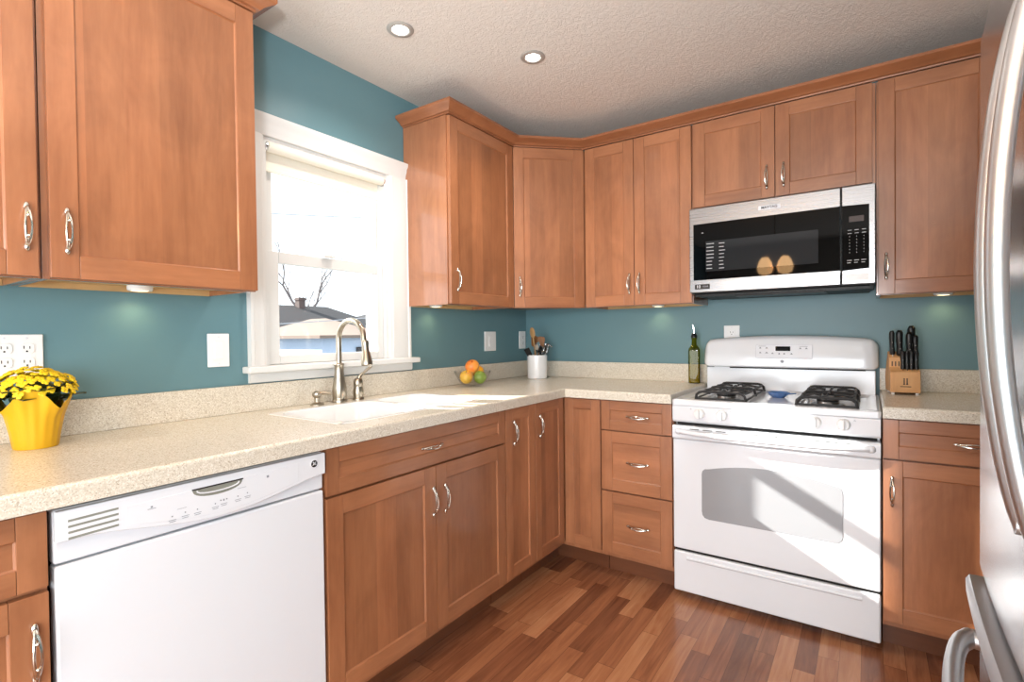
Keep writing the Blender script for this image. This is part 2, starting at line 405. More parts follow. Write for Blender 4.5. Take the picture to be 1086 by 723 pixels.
# ------------------------------------------------------------------ window over the sink
win = thing('window_1', 'white double hung window above the sink', 'window', (0, 0, 0), 0, kind='structure')
# casing: side boards with stepped profile, head board with cap
def casing_side(y_in, y_out):
    s = 1 if y_out > y_in else -1; w = abs(y_out-y_in)
    pr = [(0, 0), (0, .012), (.010, .014), (.014, .017), (w*.45, .018), (w*.55, .022), (w-.016, .024), (w-.012, .028), (w, .028), (w, 0)]
    return [(x, y_in+s*d) for d, x in pr]
m = MB()
m.prism(casing_side(WY0, -1.945), 'z', 1.09, 1.985); m.prism(casing_side(WY1, -1.116), 'z', 1.09, 1.985)
hd = [(0, 1.9855), (.014, 1.9855), (.017, 1.995), (.018, 2.005), (.024, 2.02), (.026, 2.035), (.034, 2.045), (.036, 2.062), (0, 2.062)]
m.prism(hd, 'y', -1.956, -1.094)
m.build('casing', 'whitepaint', win)
m = MB(); m.box(.0, .055, -1.968, -1.078, 1.064, 1.09, .006, 3); m.box(-.10, .001, WY0, WY1, 1.0645, 1.0895); m.build('stool', 'whitepaint', win)
m = MB(); m.prism([(0, 1.026), (.012, 1.026), (.017, 1.034), (.017, 1.0635), (0, 1.0635)], 'y', -1.945, -1.10); m.build('apron', 'whitepaint', win)
m = MB(); m.box(-.15, 0.0, WY0, WY0+.018, 1.09, WZ1); m.box(-.15, 0.0, WY1-.018, WY1, 1.09, WZ1); m.box(-.15, 0.0, WY0+.018, WY1-.018, WZ1-.018, WZ1)
for y in (WY0+.018, WY1-.030): m.box(-.105, -.085, y, y+.012, 1.09, WZ1-.018)
m.build('jamb', 'whitepaint', win)
def sash(name, x0, x1, y0, y1, z0, z1, ga, gb, bot, top):
    m = MB(); m.box(x0, x1, y0, ga, z0, z1, .003); m.box(x0, x1, gb, y1, z0, z1, .003)
    m.box(x0, x1, ga, gb, z0, z0+bot, .003); m.box(x0, x1, ga, gb, z1-top, z1, .003)
    o = m.build(name, 'vinyl', win)
    g = MB(); xm = (x0+x1)/2; g.box(xm-.002, xm+.002, ga, gb, z0+bot, z1-top); g.build('pane', 'pane', o)
    return o
lo = sash('lower_sash', -.052, -.02, WY0+.02, WY1-.02, 1.0905, 1.545, -1.800, -1.292, .036, .046)
m = MB(); m.box(-.02, .004, -1.60, -1.545, 1.5455, 1.556, .003); m.box(-.03, -.008, -1.58, -1.56, 1.556, 1.566, .003); m.build('sash_lock', 'vinyl', lo)
sash('upper_sash', -.088, -.056, WY0+.02, WY1-.02, 1.505, 1.966, -1.802, -1.278, .042, .040)
# roller shade
sh = thing('roller_shade', 'cream roller shade rolled high inside the window frame', 'window shade', (-.012, 0, 1.953))
def cyl_y(mb, x, z, r, y0, y1, n=20, mi=0): return mb.tube([(x, y0, z), (x, y1, z)], r, n, mi)
cyl_y(MB(), 0, 0, .021, -1.848, -1.262, 24).build('roller_tube', 'shade', sh)
m = MB(); m.box(-.024, -.0215, -1.848, -1.268, -.085, .0); m.box(-.028, -.018, -1.848, -1.268, -.092, -.078, .003); m.build('shade_cloth', 'shade', sh)
for y in (-1.8545, -1.2575):
    m = MB(); cyl_y(m, 0, 0, .018, y-.002, y+.004, 20); m.box(-.01, .01, y-.002, y+.002, -.022, .022); m.ball((.0, y, 0), .008); m.build('bracket', 'chrome', sh)

# ------------------------------------------------------------------ outdoors, seen through the window
gr = MB(); gr.box(-80, -.6, -60, 80, -2.1, -2.0); o = gr.build('ground', 'lawn'); o['kind'] = 'structure'; o['label'] = 'pale winter ground outside the window'; o['category'] = 'ground'
def house(label, x0, x1, y0, y1, ze, zr, hip, roofm, wallm, zb=-2.0, ridge='y', extra=None):
    h = thing('house', label, 'house', ((x0+x1)/2, (y0+y1)/2, zb))
    cx, cy = (x0+x1)/2, (y0+y1)/2; q = lambda x, y, z: (x-cx, y-cy, z-zb)
    m = MB(); m.box(x0-cx+.3, x1-cx-.3, y0-cy+.3, y1-cy-.3, 0, ze-zb); m.build('wall', wallm, h)
    b = bmesh.new()
    if ridge == 'y': A, B = (cx, y0+hip, zr), (cx, y1-hip, zr)
    else: A, B = (x0+hip, cy, zr), (x1-hip, cy, zr)
    cs = [(x0, y0), (x1, y0), (x1, y1), (x0, y1)]
    lo_ = [b.verts.new(q(x, y, ze-.05)) for x, y in cs]; up_ = [b.verts.new(q(x, y, ze+.06)) for x, y in cs]
    a = b.verts.new(q(*A)); c = b.verts.new(q(*B))
    b.faces.new(lo_[::-1])
    for i in range(4): b.faces.new((lo_[i], lo_[(i+1) % 4], up_[(i+1) % 4], up_[i]))
    if ridge == 'y':
        b.faces.new((up_[0], up_[1], a)); b.faces.new((up_[1], up_[2], c, a)); b.faces.new((up_[2], up_[3], c)); b.faces.new((up_[3], up_[0], a, c))
    else:
        b.faces.new((up_[3], up_[0], a)); b.faces.new((up_[0], up_[1], c, a)); b.faces.new((up_[1], up_[2], c)); b.faces.new((up_[2], up_[3], a, c))
    bmesh.ops.recalc_face_normals(b, faces=b.faces[:])
    mm = MB(); mm._merge(b); mm.build('roof', roofm, h)
    return h
h1 = house('grey roofed neighbour house with chimney seen through the lower sash', -30.0, -21.0, 4.0, 19.0, 1.35, 3.05, 2.2, 'roofg', 'siding')
m = MB(); m.box(.1, .5, 3.10, 3.5, 4.0, 5.50); m.box(.06, .54, 3.06, 3.54, 5.34, 5.44); m.build('chimney', 'brick', h1)
m = MB(); m.box(0, .06, -.45, .45, -.5, .5); w_ = m.build('window', 'whitepaint', h1, loc=(4.2, .3, 2.75)); m = MB(); m.box(.06, .07, -.36, .36, -.4, .4); m.build('pane', 'roofg', w_)
h2 = house('tan roofed low garage in front of the grey roofed house', -19.0, -14.0, 8.2, 11.6, 1.2, 1.95, 2.0, 'tan', 'siding', ridge='x')
m = MB(); m.box(0, .05, -.4, .4, -.5, .5); m.build('window', 'roofg', h2, loc=(2.21, .5, 2.3))
house('dark roofed house at the right edge of the window view', -46, -39, 31.0, 46.0, 2.45, 3.6, 3.0, 'roofg', 'siding')
tr = thing('bare_tree', 'leafless tree rising behind the grey roofed house', 'tree', (-32.5, 20.0, -2.0))
m = MB(); random.seed(3)
def branch(p, d, L, r, depth):
    e = p + d*L; mid = p + d*L*.5 + Vector((random.uniform(-.1, .1), random.uniform(-.1, .1), 0))*L
    m.tube([p, mid, e], [r, r*.85, r*.65], 5)
    if depth:
        for k in range(3 if depth > 1 else 2):
            nd = (d + Vector((random.uniform(-.6, .6), random.uniform(-.8, .8), random.uniform(-.1, .5)))).normalized()
            branch(e if k else mid, nd, L*random.uniform(.55, .75), r*.55, depth-1)
branch(Vector((0, 0, 0)), Vector((0, 0.03, 1)).normalized(), 4.6, .2, 4)
m.build('trunk', 'bark', tr, smooth=180)
def wire(name, label, pts, r):
    o = MB().tube(pts, r, 6).build(name, 'wire'); o['label'] = label; o['category'] = 'cable'; o['group'] = 'overhead cables'
pp = thing('sun_block_post', 'square white post, out of view left of the window, blocking sun from the right cabinet', 'post', (-1.0, -1.925, -2.0), .4)
m = MB(); m.box(-.05, .05, -.05, .05, .0, 4.6, .006); m.build('shaft', 'siding', pp)  # unseen post placed so its shadow keeps sun off the right base cabinet
m = MB(); m.box(-.075, .075, -.075, .075, .0, .16, .008); m.build('plinth', 'siding', pp, loc=(0, 0, .001))
def sag(a, b, s, n=14): return [(a[0]+(b[0]-a[0])*t, a[1]+(b[1]-a[1])*t, a[2]+(b[2]-a[2])*t - s*4*t*(1-t)) for t in [i/n for i in range(n+1)]]
wire('overhead_cable', 'thin grey cable crossing the bright sky in the upper sash', sag((-8, -2.88, 3.12), (-8, 13.88, 5.75), .35), .012)
wire('overhead_cable', 'white cable crossing in front of the grey roof', sag((-8, -2.88, 1.28), (-8, 13.88, 2.75), .35), .012)
for y, z, lb in ((-3, 3.4, 'utility pole left of the window view'), (14, 6.0, 'utility pole right of the window view')):
    t = thing('utility_pole', lb, 'pole', (-8, y, -2.0)); MB().lathe([(0, 0), (.12, 0), (.09, z+2), (0, z+2.02)], 12).build('post', 'bark', t)

# ------------------------------------------------------------------ hardware + doors
def handle_mesh():
    m = MB()
    for s in (1, -1):
        pts = []; rr = []
        for i in range(17):
            t = -1+2*i/16; pts.append((s*.0058*(1-abs(t)**1.8), -(.006+.017*max(0, 1-t*t)**.7), t*.047)); rr.append(.0026+.0012*(abs(t)**2))
        m.tube(pts, rr, 8)
    for z in (.047, -.047):
        m.ball((0, -.005, z), .008, 14, 8, scale=(.75, .7, 1.35)); m.ball((0, -.010, z*.86), .0055, 10, 6)
    m.ball((0, -.0215, .024), .0042, 8, 6); m.ball((0, -.0215, -.024), .0042, 8, 6)
    return m
H0 = handle_mesh().build('handle', 'nickel'); H0_used = [False]
def add_handle(door, x, z, horizontal=False, y=-.0195):
    rot = (0, R90, 0) if horizontal else (0, 0, 0)
    if not H0_used[0]:
        H0_used[0] = True; H0.parent = door; H0.location = (x, y, z); H0.rotation_euler = rot; return H0
    return use(H0, 'handle', door, (x, y, z), rot)
def front(name, w, h, parent, loc, rz=0, fw=.057, horizontal=False, t=.0195):
    """shaker front: local x 0..w, z 0..h, back at y=0, face at y=-t"""
    m = MB(); b = .0016
    m.box(0, fw, -t, 0, 0, h, b, 2, 0); m.box(w-fw, w, -t, 0, 0, h, b, 2, 0)
    m.box(fw+.0002, w-fw-.0002, -t, 0, 0, fw, b, 2, 1); m.box(fw+.0002, w-fw-.0002, -t, 0, h-fw, h, b, 2, 1)
    m.box(fw-.003, w-fw+.003, -t+.0062, -.002, fw-.003, h-fw+.003, 0, 2, 2)
    d, e = .0035, .0062      # sloped bead round the panel
    yb, yt = -t+e, -t+.0030
    m.prism([(fw, yb), (fw, yt), (fw+d, yb)], 'z', fw, h-fw, mi=0); m.prism([(w-fw, yb), (w-fw, yt), (w-fw-d, yb)], 'z', fw, h-fw, mi=0)
    m.prism([(yb, fw), (yt, fw), (yb, fw+d)], 'x', fw, w-fw, mi=1); m.prism([(yb, h-fw), (yt, h-fw), (yb, h-fw-d)], 'x', fw, w-fw, mi=1)
    return m.build(name, ['wv', 'wh', 'wpanh' if horizontal else 'wpan'], parent, loc, (0, 0, rz))
BD, UD = .6225, .289        # carcass depths (fronts stand .0195 + .0005 before them)
ZB, ZT, ZD = .1235, .8713, .7249
def base_body(root, w, x0=0.0, hollow=False):
    m = MB()
    if hollow:
        m.box(.0005, .018, -BD, -.003, .10, .876); m.box(w-.018, w-.0005, -BD, -.003, .10, .876); m.box(.0185, w-.0185, -BD, -.003, .10, .118)
        m.box(.0185, w-.0185, -BD, -BD+.018, .1185, .876); m.box(.0185, w-.0185, -.012, -.003, .1185, .876)
    else: m.box(x0+.0005, w-.0005, -BD, -.003, .10, .876, .001)
    m.build('body', 'wv', root)
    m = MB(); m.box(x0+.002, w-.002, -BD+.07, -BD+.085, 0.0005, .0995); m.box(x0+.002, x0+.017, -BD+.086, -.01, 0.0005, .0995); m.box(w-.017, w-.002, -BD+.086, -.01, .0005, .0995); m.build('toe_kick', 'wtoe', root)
def door_at(root, x0, x1, z0, z1, hx=None, hz=None, hh=False, name='door', D=BD, fw=.057, horizontal=False):
    d = front(name, x1-x0, z1-z0, root, (x0, -D-.0005, z0), 0, fw, horizontal)
    if hx is not None: add_handle(d, hx-x0, hz-z0, hh)
    return d
# --- left run (faces +x): local x = world y - y0
def lcab(label, y0): return thing('base_cabinet', label, 'cabinet', (0, y0, 0), R90)
y0 = -3.18; c = lcab('wooden base cabinet at the left edge beside the dishwasher', y0); w = -2.684-y0; base_body(c, w)
door_at(c, .003, w-.003, ZB, ZD-.008, w-.026, .608); door_at(c, .003, w-.003, ZD+.002, ZT, w/2, .80, True, 'drawer', fw=.045, horizontal=True)
y0 = -2.071; c = lcab('wooden sink base cabinet with wide false drawer over two doors', y0); w = -1.165-y0; base_body(c, w, hollow=True)
mid = -1.606-y0
d = door_at(c, .004, w-.004, ZD+.008, ZT, mid-.02, .80, True, 'false_drawer_front', fw=.045, horizontal=True)
door_at(c, .004, mid-.0015, ZB, ZD, mid-.018, .598); door_at(c, mid+.0015, w-.004, ZB, ZD, mid+.045, .595)
y0 = -1.164; c = lcab('narrow wooden base cabinet right of the sink cabinet', y0); w = -.923-y0; base_body(c, w)
door_at(c, .003, w-.003, ZB, ZT, .06, .762, fw=.05)
# --- corner base cabinet
c = thing('corner_base_cabinet', 'wooden corner base cabinet with two doors meeting at the inner corner', 'cabinet', (0, 0, 0))
m = MB(); m.prism([(.003, -.003), (.8475, -.003), (.8475, -BD), (BD, -BD), (BD, -.9215), (.003, -.9215)], 'z', .10, .876, .001); m.build('body', 'wv', c)
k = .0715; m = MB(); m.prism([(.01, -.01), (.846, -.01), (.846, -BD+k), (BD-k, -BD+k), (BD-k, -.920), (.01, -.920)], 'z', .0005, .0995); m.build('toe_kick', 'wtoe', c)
d = front('door', .919-.6465, ZT-ZB, c, (BD+.0005, -.919, ZB), R90, fw=.05); add_handle(d, .035, .759-ZB)
d = front('door', .8455-.6465, ZT-ZB, c, (.6465, -BD-.0005, ZB), 0, fw=.05)
# --- back run (faces -y): local x = world x - x0
def bcab(label, x0): return thing('base_cabinet', label, 'cabinet', (x0, 0, 0))
x0 = .848; c = bcab('wooden base cabinet with three stacked drawers left of the range', x0); w = 1.2030-x0; base_body(c, w)
for z0, z1 in ((ZB, .4255), (.4332, ZD-.002), (ZD+.004, ZT)):
    door_at(c, .003, w-.003, z0, z1, w/2+.012, (z0+z1)/2, True, 'drawer', fw=.045 if z0 > .7 else .055, horizontal=True)
x0 = 1.979; c = bcab('wooden base cabinet with one drawer over one door right of the range', x0); w = .93; base_body(c, w)
door_at(c, .003, .512, ZB, ZD-.003, .028, .608); door_at(c, .003, .512, ZD+.004, ZT, .256, .80, True, 'drawer', fw=.045, horizontal=True)
door_at(c, .520, .925, ZB, ZT)

# --- upper cabinets
UZ0, UZ1 = 1.348, 2.247
def upper_body(root, w, h, holes=True):
    m = MB()
    m.box(.0005, .016, -UD, -.003, .0, h, .001); m.box(w-.016, w-.0005, -UD, -.003, .0, h, .001)
    m.box(.0165, w-.0165, -UD, -UD+.019, 0, .038, .001, mi=0); m.box(.0165, w-.0165, -UD, -UD+.019, .0385, h, 0, mi=0)
    m.box(.0165, w-.0165, -UD+.0195, -.003, h-.016, h); m.box(.0165, w-.0165, -.012, -.003, .018, h-.0165, mi=1)
    m.box(.0165, w-.0165, -UD+.0195, -.0125, .018, .034, mi=1)
    m.box(.0165, w-.0165, -.014, -.0035, 0.0, .0175, mi=1)
    m.build('body', ['wside', 'wraw'], root)
def upper(label, loc, rz, w, doors, h=UZ1-UZ0, fw=.057):
    c = thing('upper_cabinet', label, 'cabinet', loc, rz); upper_body(c, w, h)
    for a, b_, hx in doors:
        d = front('door', b_-a, h-.006, c, (a, -UD-.0005, .003), 0, fw)
        if hx is not None: add_handle(d, hx-a, .116 if h > .6 else .095)
    return c
y0 = -3.20; w = -2.6035-y0; upper('wooden upper cabinet cut off by the left edge of the photo', (0, y0, UZ0), R90, w, [(.006, w-.008, w-.030)])
y0 = -2.6025; w = -2.069-y0; upper('large wooden upper cabinet between the left edge and the window', (0, y0, UZ0), R90, w, [(.012, w-.004, .044)])
y0 = -1.129; w = -.5885-y0; upper('wooden upper cabinet with tall exposed side right of the window', (0, y0, UZ0), R90, w, [(.006, w-.006, .047)])
w = 1.2060-.598; x0 = .598; upper('wooden two door upper cabinet left of the microwave', (x0, 0, UZ0), 0, w, [(.012, .8970-x0, .872-x0), (.9000-x0, w-.004, .928-x0)])
w = .7565; x0 = 1.2070; upper('short wooden two door upper cabinet above the microwave', (x0, 0, 1.822), 0, w, [(.004, 1.5805-x0, 1.5475-x0), (1.5845-x0, w-.012, 1.6175-x0)], UZ1-1.822)
x0 = 1.9645; w = 2.93-x0; upper('tall wooden upper cabinet right of the microwave', (x0, 0, UZ0), 0, w, [(.006, 2.345-x0, .034), (2.402-x0, w-.01, None)])
c = thing('corner_upper_cabinet', 'diagonal wooden upper cabinet across the corner of the two walls', 'cabinet', (0, 0, UZ0)); hh = UZ1-UZ0
P0, P1 = Vector((.2885, -.5875)), Vector((.5970, -.2885))
m = MB(); m.prism([(.003, -.003), (.5970, -.003), (P1.x, P1.y), (P0.x, P0.y), (.003, -.5875)], 'z', .018, hh, .001, mi=0)
dv = (P1-P0).normalized(); nv = Vector((dv.y, -dv.x))
m.prism([tuple(P0+dv*.002), tuple(P1-dv*.002), tuple(P1-dv*.02-nv*.019), tuple(P0+dv*.02-nv*.019)], 'z', 0, .0178, .0005, mi=0); m.build('body', ['wv', 'wraw'], c)
L = (P1-P0).length; ang = math.atan2(dv.y, dv.x)
q0 = P0 + nv*.001 + dv*.012
d = front('door', L-.024, hh-.006, c, (q0.x, q0.y, .003), ang); add_handle(d, .03, .116)

# --- crown mouldings
def sweep(path, prof, name, label, z):
    n = len(path); nor = []
    P = [Vector(p) for p in path]
    rings = []
    for i in range(n):
        ns = []
        for a, b_ in ((i-1, i), (i, i+1)):
            if a < 0 or b_ >= n: continue
            t = (P[b_]-P[a]).normalized(); ns.append(Vector((t.y, -t.x)))
        v = ns[0] if len(ns) == 1 else (ns[0]+ns[1])/(1+ns[0].dot(ns[1]))
        rings.append([(P[i].x+v.x*o, P[i].y+v.y*o, zz) for o, zz in prof])
    o = MB().loft(rings).build(name, 'wcrown', None, smooth=25); o['label'] = label; o['category'] = 'crown molding'
    return o
# outline walked so the room lies on the right-hand side of travel
FR = UD+.0205
CP = [(-.012, 2.2475), (.002, 2.2475), (.003, 2.2535), (.013, 2.2555), (.020, 2.264), (.034, 2.272), (.046, 2.278), (.050, 2.283), (.050, 2.294), (-.012, 2.294)]
CP = [(o+.001, z+.0005) for o, z in CP]
sweep([(0.003, -1.129), (FR, -1.129), (FR, -.588), (.5975, -FR), (2.93, -FR)], CP, 'crown_molding', 'wooden crown running along the corner and range wall cabinets', 0)
sweep([(FR, -3.2), (FR, -2.069), (0.003, -2.069)], CP, 'crown_molding', 'wooden crown along the top of the left upper cabinets', 0)

# ------------------------------------------------------------------ countertops
CZ0, CZ1, CF = .8775, .920, .662
def slab(cells_x, cells_y, inside, name):
    b = bmesh.new(); V = {}
    def vv(x, y):
        if (x, y) not in V: V[(x, y)] = b.verts.new((x, y, CZ0))
        return V[(x, y)]
    fs = []
    for x0, x1 in zip(cells_x, cells_x[1:]):
        for y0, y1 in zip(cells_y, cells_y[1:]):
            if inside((x0+x1)/2, (y0+y1)/2): fs.append(b.faces.new((vv(x0, y0), vv(x1, y0), vv(x1, y1), vv(x0, y1))))
    ex = bmesh.ops.extrude_face_region(b, geom=fs)
    for v in ex['geom']:
        if isinstance(v, bmesh.types.BMVert): v.co.z = CZ1
    bmesh.ops.recalc_face_normals(b, faces=b.faces[:])
    ed = []
    for e in b.edges:
        if len(e.link_faces) == 2 and all(abs(v.co.z-CZ1) < 1e-6 for v in e.verts) and abs(e.link_faces[0].normal.dot(e.link_faces[1].normal)) < .1: ed.append(e)
    bmesh.ops.bevel(b, geom=ed, offset=.009, segments=4, profile=.5, affect='EDGES')
    m = MB(); m._merge(b); return m
SX0, SX1, SY0, SY1 = .135, .555, -1.945, -1.185
ct = thing('countertop', 'speckled beige L shaped countertop holding the white sink', 'countertop', (0, 0, 0))
slab([.003, SX0, SX1, CF, 1.2035], [-3.2, SY0, SY1, -CF, -.003], lambda x, y: (x < CF or y > -CF) and not (SX0 < x < SX1 and SY0 < y < SY1), '').build('worktop', 'counter', ct)
m = MB(); m.box(.002, .021, -3.2, -.0025, CZ1, 1.022, .003); m.box(.0215, 1.2035, -.021, -.002, CZ1, 1.022, .003); m.build('backsplash', 'counter', ct)
ct = thing('countertop', 'short speckled beige countertop under the knife block', 'countertop', (0, 0, 0))
slab([1.9795, 2.94], [-CF, -.003], lambda x, y: True, '').build('worktop', 'counter', ct)
m = MB(); m.box(1.9795, 2.94, -.021, -.002, CZ1, 1.022, .003); m.build('backsplash', 'counter', ct)

# ------------------------------------------------------------------ sink
sk = thing('sink', 'white integral double bowl sink below the window', 'sink', (0, 0, CZ1))
b = bmesh.new()
outer = rrect(SX0-.006, SX1+.006, SY0-.006, SY1+.006, .03)
yd = -1.50
bowls = [(SX0+.016, SX1-.016, SY0+.016, yd-.014, .19), (SX0+.016, SX1-.016, yd+.014, SY1-.016, .15)]
loops = [outer] + [rrect(a, c_, d_, e_, .07) for a, c_, d_, e_, _ in bowls]
ed = []
for lp in loops:
    vs = [b.verts.new((x, y, .0012)) for x, y in lp]; ed += [b.edges.new((vs[i], vs[(i+1) % len(vs)])) for i in range(len(vs))]
bmesh.ops.triangle_fill(b, edges=ed, use_beauty=True)
bmesh.ops.recalc_face_normals(b, faces=b.faces[:])
if sum(f.normal.z for f in b.faces) < 0: bmesh.ops.reverse_faces(b, faces=b.faces[:])
m = MB(); m._merge(b)
m.loft([[(x, y, .0012) for x, y in outer], [(x, y, .0) for x, y in rrect(SX0-.008, SX1+.008, SY0-.008, SY1+.008, .03)]], False, False)
m.build('rim', 'ceramic', sk)
for a, c_, d_, e_, dp in bowls:
    m = MB(); R_ = []
    for ins, z in ((0, .0012), (.003, -.004), (.008, -.03), (.014, -dp*.7), (.03, -dp*.93), (.06, -dp)): R_.append([(x, y, z) for x, y in rrect(a+ins, c_-ins, d_+ins, e_-ins, max(.02, .07-ins*.3))])
    m.loft(R_, False, True); bo = m.build('bowl', 'ceramic', sk)
    m = MB(); m.lathe([(0, .004), (.02, .004), (.03, .006), (.04, .004), (.042, .0)], 24, ((a+c_)/2, (d_+e_)/2, -dp)); m.build('drain', 'brushed', bo)

# ------------------------------------------------------------------ faucet set
fc = thing('faucet', 'tall brushed nickel gooseneck pull down faucet', 'faucet', (.072, -1.588, CZ1+.0005))
m = MB(); m.lathe([(0, 0), (.031, 0), (.031, .006), (.029, .012), (.0275, .016), (.029, .022), (.0300, .045), (.027, .075), (.0215, .105), (.0185, .130), (.0190, .152), (.0215, .156), (.0215, .161), (.0195, .165), (.0130, .167), (0, .167)], 32); m.build('base', 'brushed', fc)
pts = [(0, 0, .165), (0, 0, .20), (0, 0, .245)]
for i in range(1, 17):
    a = PI - (PI*.93)*i/16; pts.append((.088+.088*math.cos(a), -.010*i/16, .258+.088*math.sin(a)))
pts.append((.183, -.011, .215))
MB().tube(pts, .0118, 16).build('neck', 'brushed', fc)
m = MB(); m.lathe([(0, .0), (.013, .0), (.0145, -.006), (.0145, -.016), (.0135, -.02), (.0135, -.035), (.0155, -.05), (.0205, -.075), (.0225, -.088), (.0225, -.098), (.0195, -.102), (0, -.102)], 28)
m.build('spray_head', 'brushed', fc, loc=(.184, -.011, .262), rot=(0, -.10, 0))
MB().tube([(.196, -.011, .215), (.2045, -.011, .190)], [.003, .004], 8).build('spray_button', 'blackpl', fc)
fh = thing('lever_valve', 'brushed nickel lever valve right of the faucet neck', 'tap', (.082, -1.497, CZ1+.0005))
m = MB(); m.lathe([(0, 0), (.025, 0), (.025, .005), (.022, .010), (.021, .014), (.0225, .02), (.0225, .04), (.019, .055), (.0185, .06), (.0205, .066), (.0205, .080), (.016, .092), (0, .096)], 28); m.build('valve_body', 'brushed', fh)
MB().tube([(0, 0, .085), (-.006, .012, .098), (-.004, .028, .112), (.004, .044, .126), (.010, .058, .140), (.012, .066, .144)], [.010, .0085, .0065, .006, .008, .005], 12).build('lever', 'brushed', fh)
sd = thing('soap_dispenser', 'short brushed nickel soap pump left of the faucet', 'soap dispenser', (.078, -1.702, CZ1+.0005))
m = MB(); m.lathe([(0, 0), (.028, 0), (.028, .004), (.020, .008), (.011, .012), (.011, .03), (.017, .034), (.0195, .042), (.018, .050), (.010, .056), (0, .057)], 28); m.build('collar', 'brushed', sd)
MB().tube([(0, 0, .047), (.018, .018, .050), (.034, .034, .048), (.040, .040, .043)], [.007, .006, .005, .004], 10).build('spout', 'brushed', sd)

# ------------------------------------------------------------------ dishwasher
dw = thing('dishwasher', 'white front control dishwasher under the left countertop', 'dishwasher', (0, -2.6805, 0), R90); w = .6075
m = MB(); m.box(.004, w-.004, -.60, -.02, .02, .868, .003); m.build('tub', 'blackmat', dw)
m = MB(); m.box(.006, w-.006, -.575, -.560, .0005, .115, .002); m.build('kick_plate', 'white', dw)
m = MB(); m.box(.003, w-.003, -.642, -.602, .118, .757, .006, 3); m.build('door', 'white', dw)
cp = MB(); cp.box(.002, w-.002, -.638, -.602, .7605, .8675, .006, 3)
def smile(x):
    t = (x-.002)/(w-.004)
    return .806 - .036*math.sin(PI*min(1, max(0, (t-.08)/.90)))**1.4
top = [(w-.003, .8665), (.003, .8665)]; low = [(.003+(w-.006)*i/30, smile(.003+(w-.006)*i/30)) for i in range(31)]
cp.prism(low+top, 'y', -.652, -.637, .003, 3)
pn = cp.build('control_panel', 'white', dw)
lens = [(.118+.40*i/24, smile(.118+.40*i/24)+.010) for i in range(25)] + [(.518, .853), (.118, .846)]
m = MB(); m.prism(lens, 'y', -.6530, -.6518, .0004, 1); m.build('control_overlay', 'white', pn)
m = MB()
for i in range(4):
    z = .846-.0115*i; m.prism([(.022, z+.001), (.105, z+.003), (.105, z-.0015), (.022, z-.0035)], 'y', -.6528, -.6515, .0005, 1)
m.build('vent', 'pocket', pn)
m = MB(); pk = [(.306+.058*math.cos(PI*i/16), .847-.022*math.sin(PI*i/16)**.8) for i in range(17)]
m.prism(pk, 'y', -.6538, -.6515, .0008, 1, mi=0)
m.tube([(.306+.049*math.cos(PI*i/12), -.6546, .8445-.011*math.sin(PI*i/12)**.8) for i in range(13)], .0018, 8, mi=1); m.tube([(.247, -.654, .848), (.365, -.654, .848)], .0016, 8, mi=2)
m.build('pocket_handle', ['pocket', 'lgrey', 'blackpl'], pn)
def dash(mm, x, z, wd, y=-.6534, hgt=.0012): mm.box(x-wd/2, x+wd/2, y-.0003, y, z-hgt/2, z+hgt/2)
XM = Matrix.Rotation(R90, 4, 'X')
for x, zo in ((.205, 0), (.232, .002), (.258, .001), (.298, .001), (.318, .003), (.352, .002), (.376, .003)):
    m = MB(); z = .792+zo+max(0, (x-.25))*.05; dash(m, x, z, .016); dash(m, x, z-.004, .013); m.lathe([(0, .0), (.0016, 0), (.0016, .0005), (0, .0005)], 10, (x, z+.008, .6530), mat=XM); m.build('button_marking', 'grey', pn)
for x in (.311, .318, .325): MB().lathe([(0, .0), (.0018, 0), (.0018, .0005), (0, .0005)], 10, (x, .808, .6530), mat=XM).build('indicator_light', 'grey', pn)
for x, z, wd, hg in ((.165, .829, .016, .0012), (.165, .833, .004, .004), (.430, .838, .006, .006), (.225, .813, .02, .0008), (.362, .826, .022, .0008)):
    m = MB(); dash(m, x, z, wd, hgt=hg); m.build('panel_marking', 'grey', pn)
def badge(parent, loc, r, rz=0, ring='grey', face='blackpl', back=.0015):
    m = MB(); X = Matrix.Rotation(R90, 4, 'X')
    m.lathe([(0, 0), (r, 0), (r, back), (r*.86, back*1.4), (r*.80, back), (0, back)], 28, mi=0, mat=X)
    m.lathe([(0, back+.0001), (r*.78, back+.0001), (r*.78, back+.0003), (0, back+.0003)], 28, mi=1, mat=X)
    m.tube([(-r*.45, -back-.0006, r*.25), (-r*.15, -back-.0006, r*.45), (-r*.2, -back-.0006, -r*.1), (-r*.5, -back-.0006, -r*.3), (-r*.1, -back-.0006, -r*.2), (r*.05, -back-.0006, r*.2)], r*.06, 6, mi=0)
    m.tube([(r*.4, -back-.0006, r*.4), (r*.1, -back-.0006, r*.2), (r*.35, -back-.0006, r*.02), (r*.1, -back-.0006, -r*.25), (r*.45, -back-.0006, -r*.3)], r*.06, 6, mi=0)
    return m.build('badge', [ring, face], parent, loc)
badge(pn, (.567, -.6525, .842), .0125, ring='lgrey')

# ------------------------------------------------------------------ range
rg = thing('gas_range', 'white freestanding gas range with sunlit oven door', 'stove', (1.2045, 0, 0)); w = .772
m = MB(); m.box(.004, w-.004, -.60, -.03, .06, .872, .004); m.box(.02, w-.02, -.57, -.05, .012, .0595); m.build('body', ['white'], rg)
for x in (.05, w-.05):
    for y in (-.54, -.1): MB().lathe([(0, 0), (.02, 0), (.02, .008), (.009, .011), (.009, .013), (0, .013)], 16).build('foot', 'blackmat', rg, loc=(x, y, .0005))
